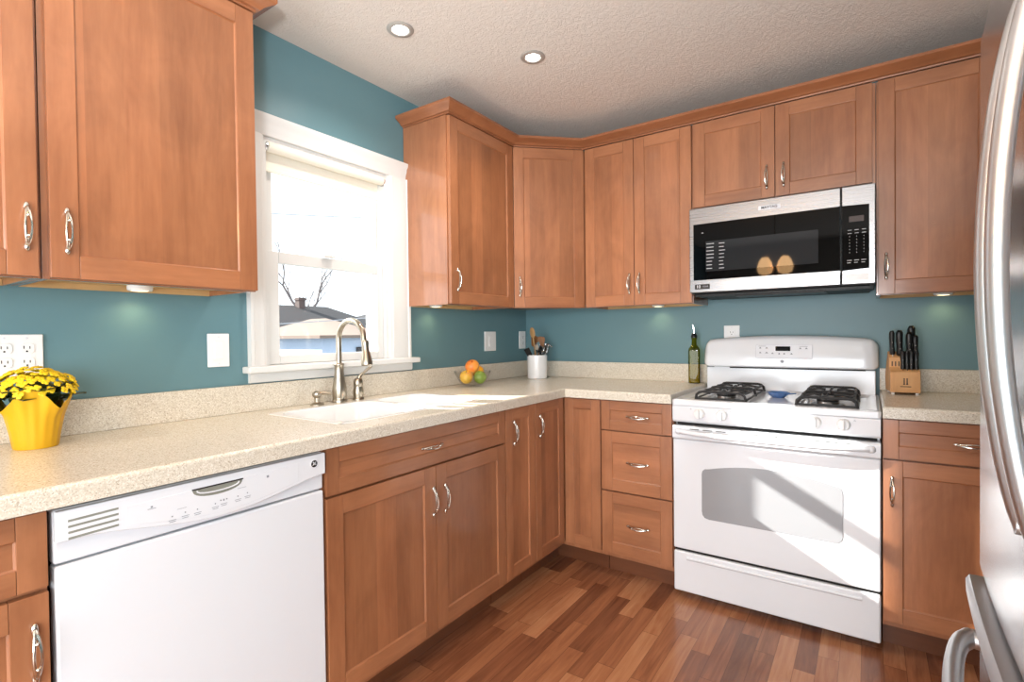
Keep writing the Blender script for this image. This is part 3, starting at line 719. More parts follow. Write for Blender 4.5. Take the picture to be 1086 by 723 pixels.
# cooktop with raised rim and sunken wells
m = MB(); R_ = []
def rr3(x0, x1, y0, y1, r, z): return [(x, y, z) for x, y in rrect(x0, x1, y0, y1, r, 5)]
m.loft([rr3(0, w, -.655, -.03, .012, .874), rr3(0, w, -.655, -.03, .012, .896), rr3(.004, w-.004, -.651, -.034, .012, .900), rr3(.030, w-.030, -.615, -.075, .02, .9005), rr3(.040, w-.040, -.605, -.085, .02, .893), rr3(.05, w-.05, -.59, -.10, .02, .892)])
m.build('cooktop', 'white', rg)
# control panel
m = MB(); m.prism([(-.602, .797), (-.640, .797), (-.650, .806), (-.654, .868), (-.648, .8735), (-.602, .8735)], 'x', .002, w-.002, .002); cpn = m.build('control_panel', 'white', rg)
for x in (.1205, .2145, .5600, .6540):
    kx = thing
    m = MB(); X = Matrix.Rotation(R90, 4, 'X')
    m.lathe([(0, 0), (.0235, 0), (.0235, .004), (.0215, .012), (.0195, .017), (.017, .019), (0, .019)], 28, mat=X)
    m.box(-.005, .005, -.032, -.014, -.019, .019, .003, 3)
    kn = m.build('knob', 'whitep', cpn, loc=(x, -.651, .842))
for x in (.1205, .2145, .56, .654):
    m = MB(); sx_ = -1 if x in (.1205, .56) else 1
    m.box(x+sx_*.036-.004, x+sx_*.036+.004, -.6537, -.6530, .858, .8592); m.box(x+sx_*.036-.0006, x+sx_*.036+.0006, -.6537, -.6530, .8594, .866)
    m.build('burner_marking', 'grey', cpn)
# dark vent gap above the door
m = MB(); m.box(.012, w-.012, -.612, -.602, .775, .7965); m.build('vent_gap', 'darkgap', rg)
# oven door
od = MB(); od.box(.002, w-.002, -.645, -.605, .224, .720, .006, 3)
od.prism([(-.605, .7205), (-.648, .7205), (-.656, .728), (-.656, .773), (-.648, .782), (-.605, .782)], 'x', .002, w-.002, .002)
door = od.build('oven_door', 'white', rg)
wp = rrect(.127, .652, .378, .600, .03, 6)
wp = [(x, z + (.022*(1-((x-.39)/.262)**2) if z > .56 else 0)) for x, z in wp]
# rebuild the arched top edge smoothly
arc = [(.652-.030+0-(.465)*i/24, .600 + .030*(1-((2*i/24)-1)**2)) for i in range(25)]
wp = [(.127, .410), (.130, .393), (.140, .382), (.157, .378), (.622, .378), (.639, .382), (.649, .393), (.652, .410), (.652, .575), (.648, .590), (.638, .598)] + arc + [(.141, .598), (.131, .590), (.127, .575)]
m = MB(); m.prism(wp, 'y', -.6466, -.6440, .001, 1); m.build('oven_window', 'greyglass', door)
hp = []; hr = []
for i in range(25):
    t = -1+2*i/24; hp.append((.386+t*.355, -.656-.036*(1-abs(t)**4), .757-.004*(1-t*t))); hr.append(.0135)
m = MB(); m.tube(hp, hr, 12, flat=(1.0, .85)); m.ball((.031, -.657, .757), .0145, 14, 10); m.ball((.741, -.657, .757), .0145, 14, 10)
m.build('door_handle', 'white', door)
for x in (.10, .155, .21, .36, .41, .56, .615, .67): MB().box(x-.02, x+.02, -.6566, -.6555, .7690, .7720).build('vent_slot', 'blackmat', door)
# storage drawer
m = MB(); m.box(.002, w-.002, -.646, -.605, .030, .212, .008, 3)
m.prism([(-.6455, .193), (-.6530, .190), (-.6530, .183), (-.6455, .176)], 'x', .06, w-.06, .002)
m.build('storage_drawer', 'white', rg)
m = MB(); m.box(.006, w-.006, -.632, -.606, .2125, .2235); m.build('drawer_gap', 'darkgap', rg)
# backguard
bg = MB(); bg.box(.012, w-.012, -.075, -.004, .8735, 1.013, .004); 
bg.box(.05, w-.05, -.0765, -.070, 1.008, 1.020)
b0 = bg.build('backguard', 'white', rg)
def topz(x): t = (x-w/2)/(w/2); return 1.180 - .022*t*t - (.030*max(0, (abs(t)-.90)/.10)**2)
rows = []
xs = [0.0, .006, .016, .03] + [.03+(w-.06)*i/20 for i in range(1, 20)] + [w-.03, w-.016, w-.006, w]
for x in xs:
    e = min(x, w-x); ins = .030*max(0, 1-e/.03)**2
    zt, zb = topz(x), 1.017+ins*.4
    fy = -.112+ins
    rows.append([(x, -.004, zb), (x, fy+.012, zb), (x, fy+.003, zb+.004), (x, fy, zb+.012), (x, fy+.006, (zt+zb)/2), (x, fy+.016, zt-.022), (x, fy+.028, zt-.006), (x, fy+.045, zt), (x, -.004, zt)])
m = MB(); m.loft(rows); hd = m.build('backguard_hood', 'white', rg)
MB().box(.13, w-.05, -.088, -.0766, 1.0105, 1.0165).build('backguard_vent', 'darkgap', rg)
tilt = math.atan2(.006+.010, 1.158-1.029)
dp = bpy.data.objects.new('oven_control', None); COL.objects.link(dp); dp.parent = rg; dp.location = (.385, -.1085, 1.098); dp.rotation_euler = (-.09, 0, 0)
m = MB(); m.prism(rrect(-.125, .125, -.032, .036, .006), 'y', -.0012, .004, .0005, 1); m.build('keypad', 'lgrey', dp)
pl = rrect(-.125, .125, -.032, .036, .006); MB().tube([(x, -.0014, z) for x, z in pl], .0008, 6, closed=True).build('keypad_outline', 'line', dp)
m = MB(); m.prism(rrect(-.035, .031, .004, .027, .003), 'y', -.0024, -.0012, .0004, 1); m.build('clock_display', 'black', dp)
for x, z, wd in ((-.095, .028, .034), (-.104, .017, .010), (-.075, .017, .012), (-.104, -.007, .010), (-.075, -.007, .014), (-.048, -.010, .010), (-.018, -.012, .008), (.004, -.012, .008), (.036, -.012, .012), (.088, .027, .034), (.074, .015, .010), (.100, .015, .012)):
    m = MB(); m.box(x-wd/2, x+wd/2, -.0019, -.0010, z-.001, z+.001)
    if wd < .02: m.lathe([(0, 0), (.0035, 0), (.0035, .0004), (.0028, .0004), (0, .0004)], 14, (x, z+.003, .0014), mat=Matrix.Rotation(R90, 4, 'X'))
    m.build('button_marking', 'grey', dp)
badge(dp, (-.005, -.001, -.0475), .0085, ring='lgrey', face='grey')
# burners + grates
for gx in (.192, .592):
    for gy, br in ((-.46, .042), (-.21, .036)):
        m = MB(); m.lathe([(0, 0), (br+.02, 0), (br+.018, .004), (br, .006), (br-.004, .014), (0, .014)], 28, mi=0)
        m.lathe([(0, .0142), (br-.002, .0142), (br, .018), (br-.004, .022), (0, .0235)], 28, mi=1)
        m.build('burner', ['alu', 'cap'], rg, loc=(gx, gy, .8925))
    m = MB(); X0, X1, Y0, Y1 = -.105, .105, -.25, .235
    zt = .041
    for y in (Y0, -.0075, Y1):
        s_ = [(X0, y, .004), (X0+.004, y, zt-.014), (X0+.016, y, zt-.003), (X0+.03, y, zt), (X1-.03, y, zt), (X1-.016, y, zt-.003), (X1-.004, y, zt-.014), (X1, y, .004)]
        m.tube(s_, .0058, 8)
    for x in (X0+.012, X1-.012):
        m.tube([(x, Y0, zt-.008), (x, Y1, zt-.008)], .0055, 8)
    m.tube([(X0+.002, Y0, .010), (X1-.002, Y0, .010), (X1-.002, Y1, .010), (X0+.002, Y1, .010)], .0045, 8, closed=True)
    for cy in (-.125, .12):
        for dx, dy in ((1, 0), (-1, 0), (0, 1), (0, -1)):
            ex, ey = (dx*.095, dy*.115)
            m.tube([(dx*.022, cy+dy*.022, zt-.002), (dx*.05, cy+dy*.05, zt+.001), (ex, cy+ey, zt-.006)], [.005, .0052, .0055], 8)
    m.build('grate', 'iron', rg, loc=(gx+.001, -.3375, .892))
# spoon rest
sr = thing('spoon_rest', 'small blue glazed spoon rest in the middle of the cooktop', 'spoon rest', (1.590, -.30, .8925))
m = MB(); m.lathe([(0, .002), (.020, .001), (.026, 0), (.040, .012), (.048, .024), (.046, .0245), (.038, .015), (.024, .005), (0, .005)], 30, fn=lambda r, z, a: (r*(1+.06*math.cos(8*a)), z)); m.build('dish', 'blueglass', sr)
MB().tube([(.040, -.01, .018), (.060, -.020, .022), (.074, -.028, .024)], [.010, .009, .007], 10, flat=(1, .35)).build('rest_lip', 'blueglass', sr)

# ------------------------------------------------------------------ microwave
mw = thing('microwave', 'stainless over the range microwave with black glass door', 'microwave', (1.2080, 0, 1.3905)); w, h = .7545, .4175
m = MB(); m.box(.004, w-.004, -.345, -.004, .0, h+.0, .003, mi=0); m.box(.02, w-.02, -.338, -.02, -.014, -.0005, .004, mi=0); m.box(.20, w-.18, -.335, -.20, -.020, -.0145, .002, mi=1)
m.build('body', ['blackmat', 'blackpl'], mw)
# vent louvres under the door
m = MB()
for i in range(3): m.box(.01, w-.01, -.352+.003*i, -.346+.003*i, -.012+.001-.004*i+.004, -.010-.004*i+.004)
m.build('bottom_vent', 'blackpl', mw)
sx = 1.842-1.208
dr = MB(); dr.box(.0, sx-.0015, -.369, -.346, .004, h, .004, 3); drv = dr.build('door', 'steel', mw)
gz0, gz1 = .0645, .338
m = MB(); m.prism([(.020, gz0), (sx-.004, gz0), (sx-.004, gz1), (.020, gz1)], 'y', -.3705, -.3685, .0006, 1); gl = m.build('door_glass', 'black', drv)
MB().prism([(.004, gz0-.006), (sx-.002, gz0-.006), (sx-.002, gz0-.002), (.004, gz0-.002)], 'y', -.3702, -.3685, .0005, 1).build('lower_trim', 'steel', drv)
M['mesh'] = plain('oven_mesh_grey', lin(40, 42, 45), .03, var=.05, spec=.2)
m = MB(); m.prism(rrect(.078, .550, .104, .250, .003), 'y', -.3712, -.3704, .0002, 1); m.build('inner_window', 'mesh', drv)
m = MB()
for i in range(8):
    z = .236-.017*i
    m.box(.082, .106+random.uniform(0, .012), -.3716, -.3711, z, z+.003); m.box(.140, .158+random.uniform(0, .01), -.3716, -.3711, z-.002, z+.001)
m.box(.060, .068, -.3712, -.3704, .292, .2945)
m.build('door_markings', 'whiteink', drv)
m = MB(); m.prism(rrect(.312, .404, .366, .386, .002), 'y', -.3706, -.3688, .0004, 1); bd = m.build('badge', 'lgrey', drv)
text('badge_lettering', 'MAYTAG', .0165, 'print', bd, (.358, -.3709, .3762))
m = MB(); m.prism(rrect(.026, .096, .020, .044, .002), 'y', -.3706, -.3688, .0004, 1); bd = m.build('year_badge', 'print', drv)
text('badge_number', '10', .021, 'whiteink', bd, (.043, -.3709, .0322)); text('badge_lettering', 'YEAR', .012, 'grey', bd, (.076, -.3709, .0322))
cp = MB(); cp.box(sx+.0015, w, -.369, -.346, .004, h, .004, 3); cpv = cp.build('control_panel', 'steel', mw)
m = MB(); m.prism([(sx+.003, gz0-.002), (w-.022, gz0+.004), (w-.022, gz1-.004), (sx+.003, gz1)], 'y', -.3705, -.3685, .0006, 1); m.build('keypad', 'black', cpv)
m = MB(); m.prism(rrect(sx+.028, sx+.080, .266, .290, .001), 'y', -.3711, -.3704, .0002, 1); m.build('display', 'display', cpv)
m = MB()
for j in range(3):
    for i in range(8):
        x = sx+.030+.025*j; z = .232-.0135*i
        if i < 2: m.box(x-.007, x+.007, -.3710, -.3704, z-.001, z+.001)
        else: m.lathe([(0, 0), (.0014, 0), (.0014, .0004), (0, .0004)], 8, (x, z, .3706), mat=Matrix.Rotation(R90, 4, 'X')); 
    m.box(sx+.021+.025*j, sx+.038+.025*j, -.3710, -.3704, .104, .1065); m.box(sx+.021+.025*j, sx+.034+.025*j, -.3710, -.3704, .094, .096)
m.build('keypad_markings', 'whiteink', cpv)
m = MB(); m.prism(rrect(sx+.016, sx+.096, .018, .048, .002), 'y', -.3700, -.3688, .0003, 1); m.build('label_plate', 'whitep', cpv)

# ------------------------------------------------------------------ refrigerator
FX = 2.121
fr = thing('refrigerator', 'stainless french door refrigerator at the right edge', 'refrigerator', (2.92, -1.600, 0), -R90)
D = 2.92-FX; w = .910          # local x -> -y world, local -y -> -x world
m = MB(); m.box(.005, w-.005, -D+.075, -.01, .04, 1.76, .006); m.build('body', 'rubber', fr)
for x in (.06, w-.06):
    for y in (-D+.12, -.06): MB().lathe([(0, 0), (.02, 0), (.02, .02), (.01, .024), (.01, .04), (0, .04)], 14).build('foot', 'blackmat', fr, loc=(x, y, .0005))
def curved_front(x0, x1, z0, z1, name):
    rows = []
    def yy(x):
        t = (x-w/2)/(w/2); return -D - .013*(1-t*t)
    n = 12
    front_ = [(x0+(x1-x0)*i/n) for i in range(n+1)]
    ring = lambda z, ins: [(x0+ins, -D+.070+0*ins, z)] + [(min(max(x, x0+ins), x1-ins), yy(x)+ins, z) for x in front_] + [(x1-ins, -D+.070, z)]
    m = MB(); m.loft([ring(z0, .006), ring(z0+.006, 0), ring(z1-.006, 0), ring(z1, .006)])
    return m.build(name, 'fridge', fr)
dl = curved_front(.003, w/2-.002, .720, 1.775, 'door'); d2 = curved_front(w/2+.002, w-.003, .720, 1.775, 'door'); fz = curved_front(.003, w-.003, .085, .700, 'freezer_drawer')
for dd, x in ((dl, w/2-.038), (d2, w/2+.038)):
    pts = []; rr_ = []
    for i in range(33):
        t = -1+2*i/32; pts.append((x, -D-.009-.041*max(0, 1-t*t)**.85, 1.285+t*.36)); rr_.append(.0135)
    m = MB(); m.tube(pts, rr_, 14, flat=(1.0, .9))
    for z in (.930, 1.640): m.tube([(x, -D-.006, z), (x, -D-.020, z)], [.015, .013], 12)
    m.build('handle', 'fridgebar', dd)
# freezer drawer pull: full width bowed bar below a ledge
pts = []
for i in range(33):
    t = -1+2*i/32; pts.append((w/2+t*.42, -D-.020-.055*max(0, 1-t*t)**.6, 0.585))
m = MB(); m.tube(pts, .0175, 14, flat=(.85, 1.15))
for x in (w/2-.42, w/2+.42): m.tube([(x, -D+.010, 0.585), (x, -D-.026, 0.585)], [.02, .017], 12)
m.build('handle', 'fridgebar', fz)
rows = []
for i in range(25):
    x = .003+(w-.006)*i/24; yb = -D-.013*(1-((x-w/2)/(w/2))**2)
    rows.append([(x, yb+.03, .656), (x, yb-.012, .656), (x, yb-.021, .666), (x, yb-.022, .692), (x, yb-.016, .7015), (x, yb+.03, .7025)])
m = MB(); m.loft(rows); m.build('drawer_ledge', 'fridgebar', fz)
m = MB(); m.box(.01, w-.01, -D+.02, -D+.074, .7035, .7190); m.build('gasket', 'rubber', fr)

# ------------------------------------------------------------------ wall plates
def plate(name, label, cat, loc, rz, w, h, group=None):
    t = thing(name, label, cat, loc, rz, group)
    m = MB(); m.box(-w/2, w/2, -.0065, -.0005, -h/2, h/2, .0025, 3); m.build('cover_plate', 'whitep', t); return t
def receptacle(t, x):
    for z in (.0195, -.0195):
        m = MB(); m.prism(rrect(x-.0165, x+.0165, z-.0145, z+.0145, .009), 'y', -.0085, -.0060, .0006, 1); r = m.build('receptacle', 'whitep', t)
        q = MB(); q.box(x-.0072, x-.0052, -.0089, -.0083, z-.001, z+.007); q.box(x+.0052, x+.0072, -.0089, -.0083, z-.001, z+.006); q.lathe([(0, 0), (.0024, 0), (.0024, .0004), (0, .0004)], 12, (x, z-.008, .0085), mat=XM)
        q.build('slot', 'darkgap', r)
def screws(t, xs, z):
    m = MB()
    for x in xs:
        for s in (1, -1): m.lathe([(0, 0), (.003, 0), (.0026, .0008), (0, .0011)], 12, (x, s*z, .0064), mat=Matrix.Rotation(R90, 4, 'X'))
    m.build('screw', 'lgrey', t)
t = plate('outlet', 'wide white outlet plate behind the yellow flowers', 'outlet', (0, -2.6185, 1.157), R90, .163, .117)
for x in (-.046, 0, .046): receptacle(t, x)
screws(t, (-.046, 0, .046), .048)
def switch(label, loc, rz, w=.076, n=1):
    t = plate('light_switch', label, 'switch', loc, rz, w, .120)
    m = MB()
    m.box(-.0165, .0165, -.0078, -.006, -.0335, .0335, .001); r = m.build('rocker_frame', 'whitep', t)
    m = MB(); m.prism([(-.0078, -.031), (-.0105, -.031), (-.0082, .0), (-.0100, .031), (-.0078, .031)], 'x', -.0145, .0145); m.build('rocker', 'whitep', r)
    screws(t, (0,), .048); return t
switch('white rocker switch left of the window', (0, -2.0535, 1.155), R90)
switch('white wall switch behind the fruit bowl', (0, -.4175, 1.160), R90, .115)
t = plate('outlet', 'white outlet on the left wall next to the utensil crock', 'outlet', (0, -.055, 1.163), R90, .076, .118); receptacle(t, 0); screws(t, (0,), .048)
t = plate('outlet', 'white outlet just above the range backguard', 'outlet', (1.329, 0, 1.176), 0, .080, .118); receptacle(t, 0); screws(t, (0,), .048)

# ------------------------------------------------------------------ recessed + under cabinet lights, pendant
def can(label, x, y):
    t = thing('recessed_light', label, 'ceiling light', (x, y, HC), 0, 'recessed ceiling lights')
    m = MB(); m.lathe([(.030, -.001), (.052, -.001), (.053, -.003), (.050, -.006), (.040, -.008), (.034, -.006), (.032, -.001)], 36, closed=True); m.build('trim_ring', 'trimsat', t)
    m = MB(); m.lathe([(0, -.0052), (.014, -.0055), (.021, -.0045), (.024, -.0024), (.031, -.0018), (.031, -.0012), (0, -.0012)], 28); m.build('lamp', 'bulb', t)
    light('recessed_lamp', 'SPOT', (0, 0, -.02), 24, (1.0, .93, .84), aim=(0, 0, -1), parent=t, spot_size=2.5, spot_blend=.8, shadow_soft_size=.04)
can('recessed ceiling light nearer the window', .432, -1.548); can('recessed ceiling light nearer the corner cabinet', .745, -1.072)
def puck(label, loc, e=1.2):
    t = thing('puck_light', label, 'cabinet light', loc, 0, 'under cabinet puck lights')
    m = MB(); m.lathe([(0, 0), (.034, 0), (.034, -.012), (.031, -.016), (.024, -.016), (.023, -.0135), (0, -.0135)], 28); m.build('housing', 'whitep', t)
    m = MB(); m.lathe([(0, -.0140), (.022, -.0140), (.020, -.0165), (0, -.0180)], 24); m.build('lens', 'puckglow', t)
    light('puck_lamp', 'SPOT', (0, 0, -.022), e*.55, (1.0, .74, .36), aim=(0, 0, -1), parent=t, spot_size=2.6, spot_blend=.9, shadow_soft_size=.012)
zq = UZ0+.0175
puck('under cabinet puck light left of the window', (.060, -2.315, zq), 1.6)
puck('under cabinet puck light between window and corner', (.060, -.965, zq), 1.2)
puck('under cabinet puck light left of the microwave', (.945, -.060, zq), 1.2)
puck('under cabinet puck light near the refrigerator', (2.205, -.060, zq), 1.2)
pd = thing('pendant_lamp', 'warm two globe hanging lamp reflected in the microwave door', 'pendant lamp', (1.17, -3.52, 1.86))
MB().tube([(0, 0, .12), (0, 0, HC-1.86-.02)], .006, 8).build('stem', 'brushed', pd)
MB().lathe([(0, 0), (.06, 0), (.06, -.02), (0, -.025)], 20).build('canopy', 'brushed', pd, loc=(0, 0, HC-1.8605))
m = MB(); m.tube([(-.09, 0, .09), (-.05, 0, .12), (.05, 0, .12), (.09, 0, .09)], .008, 8); m.build('arm', 'brushed', pd)
for x in (-.09, .09):
    MB().lathe([(0, .09), (.03, .085), (.06, .04), (.075, -.02), (.06, -.07), (.02, -.09), (0, -.092)], 24).build('globe', 'warmbulb', pd, loc=(x, 0, 0))

# ------------------------------------------------------------------ flower pot
fp = thing('flower_pot', 'yellow foil wrapped pot of small yellow flowers by the outlet', 'potted flowers', (.150, -2.590, CZ1+.0005))
def foil(r, z, a):
    k = max(0, z-.075)/.05
    peak = abs(math.sin(2*a+2.27))**1.5
    return r*(1+.02*math.sin(18*a)*min(1, z*12)+.04*k*math.sin(9*a)), z + max(0, k)*(.056*peak-.022)
m = MB(); m.lathe([(.001, 0), (.044, 0), (.046, .004), (.051, .04), (.059, .08), (.070, .105), (.080, .125), (.0785, .125), (.068, .105), (.057, .08), (.049, .04), (.044, .008), (.001, .008)], 96, fn=foil); m.build('foil_wrap', 'yellow', fp)
MB().lathe([(0, .10), (.060, .10), (.058, .095), (0, .09)], 28).build('soil', 'soil', fp)
m = MB(); rnd = random.Random(5)
for i in range(34):
    a = 2*PI*i/34 + rnd.uniform(-.1, .1); rr = rnd.uniform(.055, .080); z = rnd.uniform(.115, .150)
    L = rnd.uniform(.034, .048); wd = L*.5; out = Vector((math.cos(a), math.sin(a), 0)); sd_ = Vector((-math.sin(a), math.cos(a), 0)); dn = Vector((0, 0, rnd.uniform(-.1, .7)))
    p = Vector((0, 0, z)) + out*(rr-.02); rows = []
    for j in range(7):
        t = j/6; hw = wd*math.sin(PI*min(.97, t*.93+.05))**.8; cpt = p + out*L*t + dn*L*t*(1-.5*t)
        rows.append([tuple(cpt-sd_*hw+Vector((0, 0, .004))), tuple(cpt+Vector((0, 0, .0008))), tuple(cpt+sd_*hw+Vector((0, 0, .004))), tuple(cpt-Vector((0, 0, .0008)))])
    m.loft(rows)
m.ball((0, 0, .135), .052, 16, 10, scale=(1, 1, .75))
m.build('foliage', 'leafg', fp, smooth=60)
def blossom():
    m = MB()
    for k in range(4):
        a = k*R90+.3; c_ = (math.cos(a)*.0052, math.sin(a)*.0052, 0); m.ball(c_, .0054, 8, 6, scale=(1, 1, .45), mat=None)
    m.ball((0, 0, .001), .0026, 6, 4); return m
bl = blossom().build('blossom', 'petal', fp); first = True
cnt = 0; i = 0
while cnt < 96:
    g = i*2.39996; t = (i+.5)/96; i += 1
    ph = math.acos(1-t*.98); r_ = .083+rnd.uniform(-.006, .006)
    p = Vector((math.sin(ph)*math.cos(g)*r_, math.sin(ph)*math.sin(g)*r_, .142+math.cos(ph)*.062+rnd.uniform(-.005, .006)))
    nrm = Vector((math.sin(ph)*math.cos(g), math.sin(ph)*math.sin(g), math.cos(ph)*1.2+.3))
    rot = nrm.to_track_quat('Z', 'Y').to_euler(); sc = rnd.uniform(.85, 1.2)
    if first: first = False; bl.location = p; bl.rotation_euler = rot; bl.scale = (sc,)*3
    else: use(bl, 'blossom', fp, p, rot, (sc,)*3)
    cnt += 1

# ------------------------------------------------------------------ fruit bowl
FB = Vector((.168, -.800, CZ1+.0005))
m = MB()
def cut(r, z, a): return r*(1+.025*abs(math.sin(10*a))*min(1, z/.02)), z+.0035*math.cos(20*a)*min(1, max(0, (z-.06)/.02))
m.lathe([(.001, 0), (.036, 0), (.050, .006), (.072, .030), (.088, .060), (.098, .084), (.0945, .084), (.084, .060), (.068, .033), (.047, .012), (.030, .008), (.001, .008)], 80, fn=cut)
o = m.build('fruit_bowl', 'crystal', None, FB); o['label'] = 'clear cut glass bowl holding fruit right of the sink'; o['category'] = 'bowl'
def fruit(name, label, mat, pos, r, sc=(1, 1, 1), rot=(0, 0, 0)):
    t = thing(name, label, 'fruit', FB+Vector(pos), 0); t.rotation_euler = rot
    m = MB()
    m.lathe([(0, -.88), (.25, -.93), (.55, -.82), (.85, -.5), (1.0, 0), (.97, .35), (.75, .75), (.45, .93), (.2, .9), (.08, .82), (0, .8)], 32, mat=Matrix.Diagonal((r*sc[0], r*sc[1], r*sc[2], 1))); m.build('skin', mat, t)
    MB().tube([(0, 0, r*sc[2]*.78), (.002, .001, r*sc[2]*1.12)], [.0018, .0012], 6).build('stem', 'soil', t)
fruit('apple', 'yellow and red apple at the front left of the fruit bowl', 'yapple', (-.010, -.040, .052), .036, (1, 1, .98), (.35, .2, 0))
fruit('apple', 'green apple at the front right of the fruit bowl', 'gapple', (.042, .012, .049), .0345, (1, 1, 1), (-.3, .5, .4))
fruit('mango', 'red orange mango on top of the fruit pile', 'mango', (.004, -.006, .108), .0375, (1.0, 1.05, .95), (.4, .3, 0))
fruit('orange', 'orange yellow fruit at the back right of the bowl', 'oran', (-.004, .052, .076), .0335, (1, 1.1, .9), (.2, -.3, 0))

# ------------------------------------------------------------------ utensil crock
CK = Vector((.205, -.190, CZ1+.0005))
m = MB(); m.lathe([(.0, 0), (.060, 0), (.063, .004), (.063, .144), (.061, .148), (.058, .148), (.056, .144), (.056, .008), (0, .008)], 40)
o = m.build('utensil_crock', 'ceramic', None, CK); o['label'] = 'white cylindrical crock full of utensils in the corner'; o['category'] = 'crock'
def utensil(name, label, base, top, stick_mat, head_mat, head, rad=.0045, hrot=0):
    B, T = Vector(base), Vector(top); d_ = (T-B); L = d_.length
    t = thing(name, label, 'utensil', CK+B); t.rotation_mode = 'QUATERNION'; t.rotation_quaternion = d_.to_track_quat('Z', 'Y') @ Matrix.Rotation(hrot, 4, 'Z').to_quaternion()
    MB().tube([(0, 0, 0), (0, 0, L*.5), (0, 0, L)], [rad, rad*.85, rad], 10).build('shaft', stick_mat, t)
    m = MB(); head(m, L); m.build('head', head_mat, t)
def h_spoon(m, L): m.ball((0, 0, L+.028), .034, 18, 12, scale=(.68, .22, 1.0))
def h_ladle(m, L): m.lathe([(0, -.018), (.014, -.015), (.022, -.005), (.025, .008), (.0235, .008), (.0205, -.004), (.013, -.0135), (0, -.0165)], 24, (0, .012, L+.012), mat=Matrix.Translation((0, .012, L+.012)) @ Matrix.Rotation(-1.15, 4, 'X') @ Matrix.Translation((0, -.012, -L-.012)))
def h_spat(m, L): m.prism([(-.012, L-.01), (.012, L-.01), (.017, L+.02), (.019, L+.06), (-.019, L+.06), (-.017, L+.02)], 'y', -.0018, .0018, .001)
def h_flat(m, L): m.prism(rrect(-.024, .024, L-.01, L+.06, .015), 'y', -.003, .003, .001)
def h_whisk(m, L):
    for k in range(6):
        a = PI*k/6; m.tube([(math.cos(a)*.022*math.sin(PI*i/14)**.8*s_, math.sin(a)*.022*math.sin(PI*i/14)**.8*s_, L+.085*(i/14)) for s_ in (1,) for i in range(15)], .0009, 5)
        m.tube([(-math.cos(a)*.022*math.sin(PI*i/14)**.8, -math.sin(a)*.022*math.sin(PI*i/14)**.8, L+.085*(i/14)) for i in range(15)], .0009, 5)
def h_peel(m, L): m.tube([(-.024, 0, L), (-.008, 0, L+.006), (.008, 0, L+.006), (.024, 0, L)], .0045, 8); m.ball((0, 0, L+.004), .008, 10, 8)
utensil('wooden_spoon', 'tall wooden spoon leaning left in the crock', (.008, .004, .012), (-.018, -.018, .262), 'wspoon', 'wspoon', h_spoon, .005, .6)
utensil('wooden_spatula', 'brown wooden spatula at the back right of the crock', (-.012, -.010, .012), (.006, .026, .205), 'wdark', 'wdark', h_flat, .005, .9)
utensil('wooden_spatula', 'second brown wooden spatula half hidden in the crock middle', (-.004, -.014, .012), (-.020, .004, .210), 'wdark', 'wdark', h_flat, .005, .4)
utensil('metal_spoon', 'shiny steel spoon at the crock front', (-.02, .02, .012), (.016, -.022, .175), 'chrome', 'chrome', h_spoon, .003, .7)
utensil('ladle', 'black ladle with round bowl in the crock middle', (-.02, .01, .012), (.026, .004, .170), 'blackpl', 'blackpl', h_ladle, .004, .5)
utensil('slotted_spatula', 'black spatula leaning at the left rim of the crock', (.02, .01, .012), (-.020, -.046, .138), 'blackpl', 'blackpl', h_spat, .004, .9)
utensil('whisk', 'small wire whisk at the right of the crock', (-.018, -.012, .012), (.024, .024, .140), 'chrome', 'chrome', h_whisk, .004)
utensil('serving_spoon', 'black serving spoon leaning right in the crock', (-.01, -.02, .012), (.006, .050, .155), 'blackpl', 'blackpl', h_spoon, .004, .7)
utensil('peeler', 'steel T shaped tool leaning far right in the crock', (-.012, -.03, .012), (.040, .078, .205), 'chrome', 'chrome', h_peel, .003, .8)

# ------------------------------------------------------------------ oil bottle
ob = thing('oil_bottle', 'square green glass bottle of oil left of the range', 'bottle', (1.146, -.066, CZ1+.0005), .25)
def sq(hw, r, z): return [(x, y, z) for x, y in rrect(-hw, hw, -hw, hw, r, 5)]
m = MB(); m.loft([sq(.027, .008, 0), sq(.030, .009, .004), sq(.030, .009, .178), sq(.028, .010, .190), sq(.020, .0195, .202), sq(.0135, .0132, .212), sq(.0125, .0122, .240), sq(.0150, .0148, .243), sq(.0150, .0148, .250)]); m.build('glass', 'bottleglass', ob)
m = MB(); m.loft([sq(.0265, .007, .004), sq(.0272, .008, .10), sq(.0272, .008, .105)]); m.build('oil', 'oil', ob)
m = MB(); m.lathe([(0, .2505), (.017, .2505), (.017, .258), (.014, .266), (.010, .272), (.006, .275), (0, .275)], 20); m.build('stopper', 'blackpl', ob)
MB().tube([(0, 0, .274), (0, 0, .292), (-.003, 0, .308), (-.007, 0, .322)], [.0048, .0042, .0036, .003], 10).build('spout', 'chrome', ob)

# ------------------------------------------------------------------ knife block
KB = Vector((2.062, -.155, CZ1+.0005)); kz = .10
kb = thing('knife_block', 'light wood knife block right of the range', 'knife block', KB, kz)
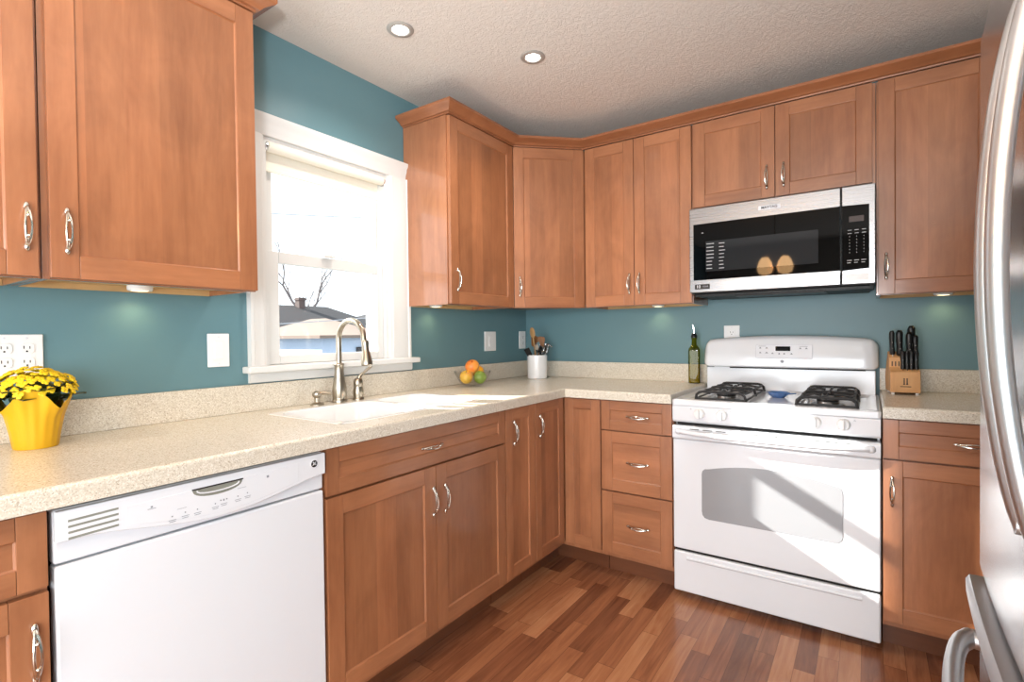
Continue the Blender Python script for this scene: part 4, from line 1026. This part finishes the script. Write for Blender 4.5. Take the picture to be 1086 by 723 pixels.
# stepped profile seen from the side: (y, z); -y faces the room
prof = [(-.050, .010), (.085, .010), (.100, .075), (.030, .185), (-.012, .158), (-.012, .118), (-.050, .098)]
m = MB(); m.prism(prof, 'x', -.052, .052, .0015); m.build('block', 'wblock', kb)
for x in (-.042, .042):
    for y in (-.040, .070): MB().lathe([(0, 0), (.006, 0), (.006, .009), (0, .0095)], 12).build('foot', 'whitep', kb, loc=(x, y, 0))
m = MB()
for i in range(3): m.box(-.041+.012*i-.002, -.041+.012*i+.002, -.0128, -.0118, .121, .142)
for x in (-.004, .006):
    m.box(x-.002, x+.002, -.0508, -.0499, .048, .064); m.box(x-.0035, x+.0035, -.0508, -.0499, .044, .048); m.lathe([(0, 0), (.003, 0), (.003, .0006), (0, .0006)], 12, (x, .068, .0502), mat=Matrix.Rotation(R90, 4, 'X'))
m.box(-.018, .020, -.0508, -.0499, .034, .037)
m.build('maker_mark', 'print', kb)
def knife(label, x, y, z, L, lean, wd, sc=1):
    sc *= 1.22
    c_, s_ = math.cos(kz), math.sin(kz)
    t = thing('knife', label, 'knife', KB+Vector((x*c_-y*s_, x*s_+y*c_, z)), kz, 'knives in the block'); t.rotation_euler = (lean, 0, kz)
    m = MB(); R_ = []
    for z_, hw, hd_, off in ((0, .007, .011, 0), (.006, .0085*sc, .013*sc, 0), (L*.35, .0075*sc, .0105*sc, .001), (L*.7, .0085*sc, .0125*sc, .001), (L*.9, .009*sc, .015*sc, -.003), (L, .006*sc, .010*sc, -.006)):
        R_.append([(px, py+off, z_) for px, py in rrect(-hw, hw, -hd_, hd_, min(hw, hd_)*.8, 4)])
    m.loft(R_); m.build('handle', 'blackpl', t)
    m = MB()
    for q in (.25, .5, .75): m.lathe([(0, 0), (.0018, 0), (.0016, .0006), (0, .0008)], 8, (0, 0, 0), mat=Matrix.Translation((0.0088*sc*0, -.0118*sc, L*q)) @ Matrix.Rotation(R90, 4, 'X'))
    m.build('rivet', 'nickel', t)
    m = MB(); m.box(-.0008, .0008, -.008, .008, -.035, -.0002); m.build('blade', 'chrome', t)
knife('left slim black knife standing alone at the back of the block', -.038, .004, .170, .105, -.25, 1, .9)
knife('broad black knife second from the left in the block', -.012, -.004, .165, .112, -.25, 1, 1.15)
knife('tallest black knife at the back right of the block', .034, .020, .178, .118, -.25, 1, 1.25)
knife('black knife just in front of the tallest one', .022, -.004, .164, .104, -.25, 1, 1.05)
knife('black knife at the right edge of the upper row', .043, -.004, .164, .090, -.25, 1, .95)
for k, (x, lb) in enumerate(((-.006, 'first steak knife from the left in the front row'), (.009, 'second steak knife from the left in the front row'), (.024, 'third steak knife from the left in the front row'), (.041, 'rightmost steak knife in the front row'))):
    knife(lb, x, -.031, .109, .078, -.12, 1, .8)
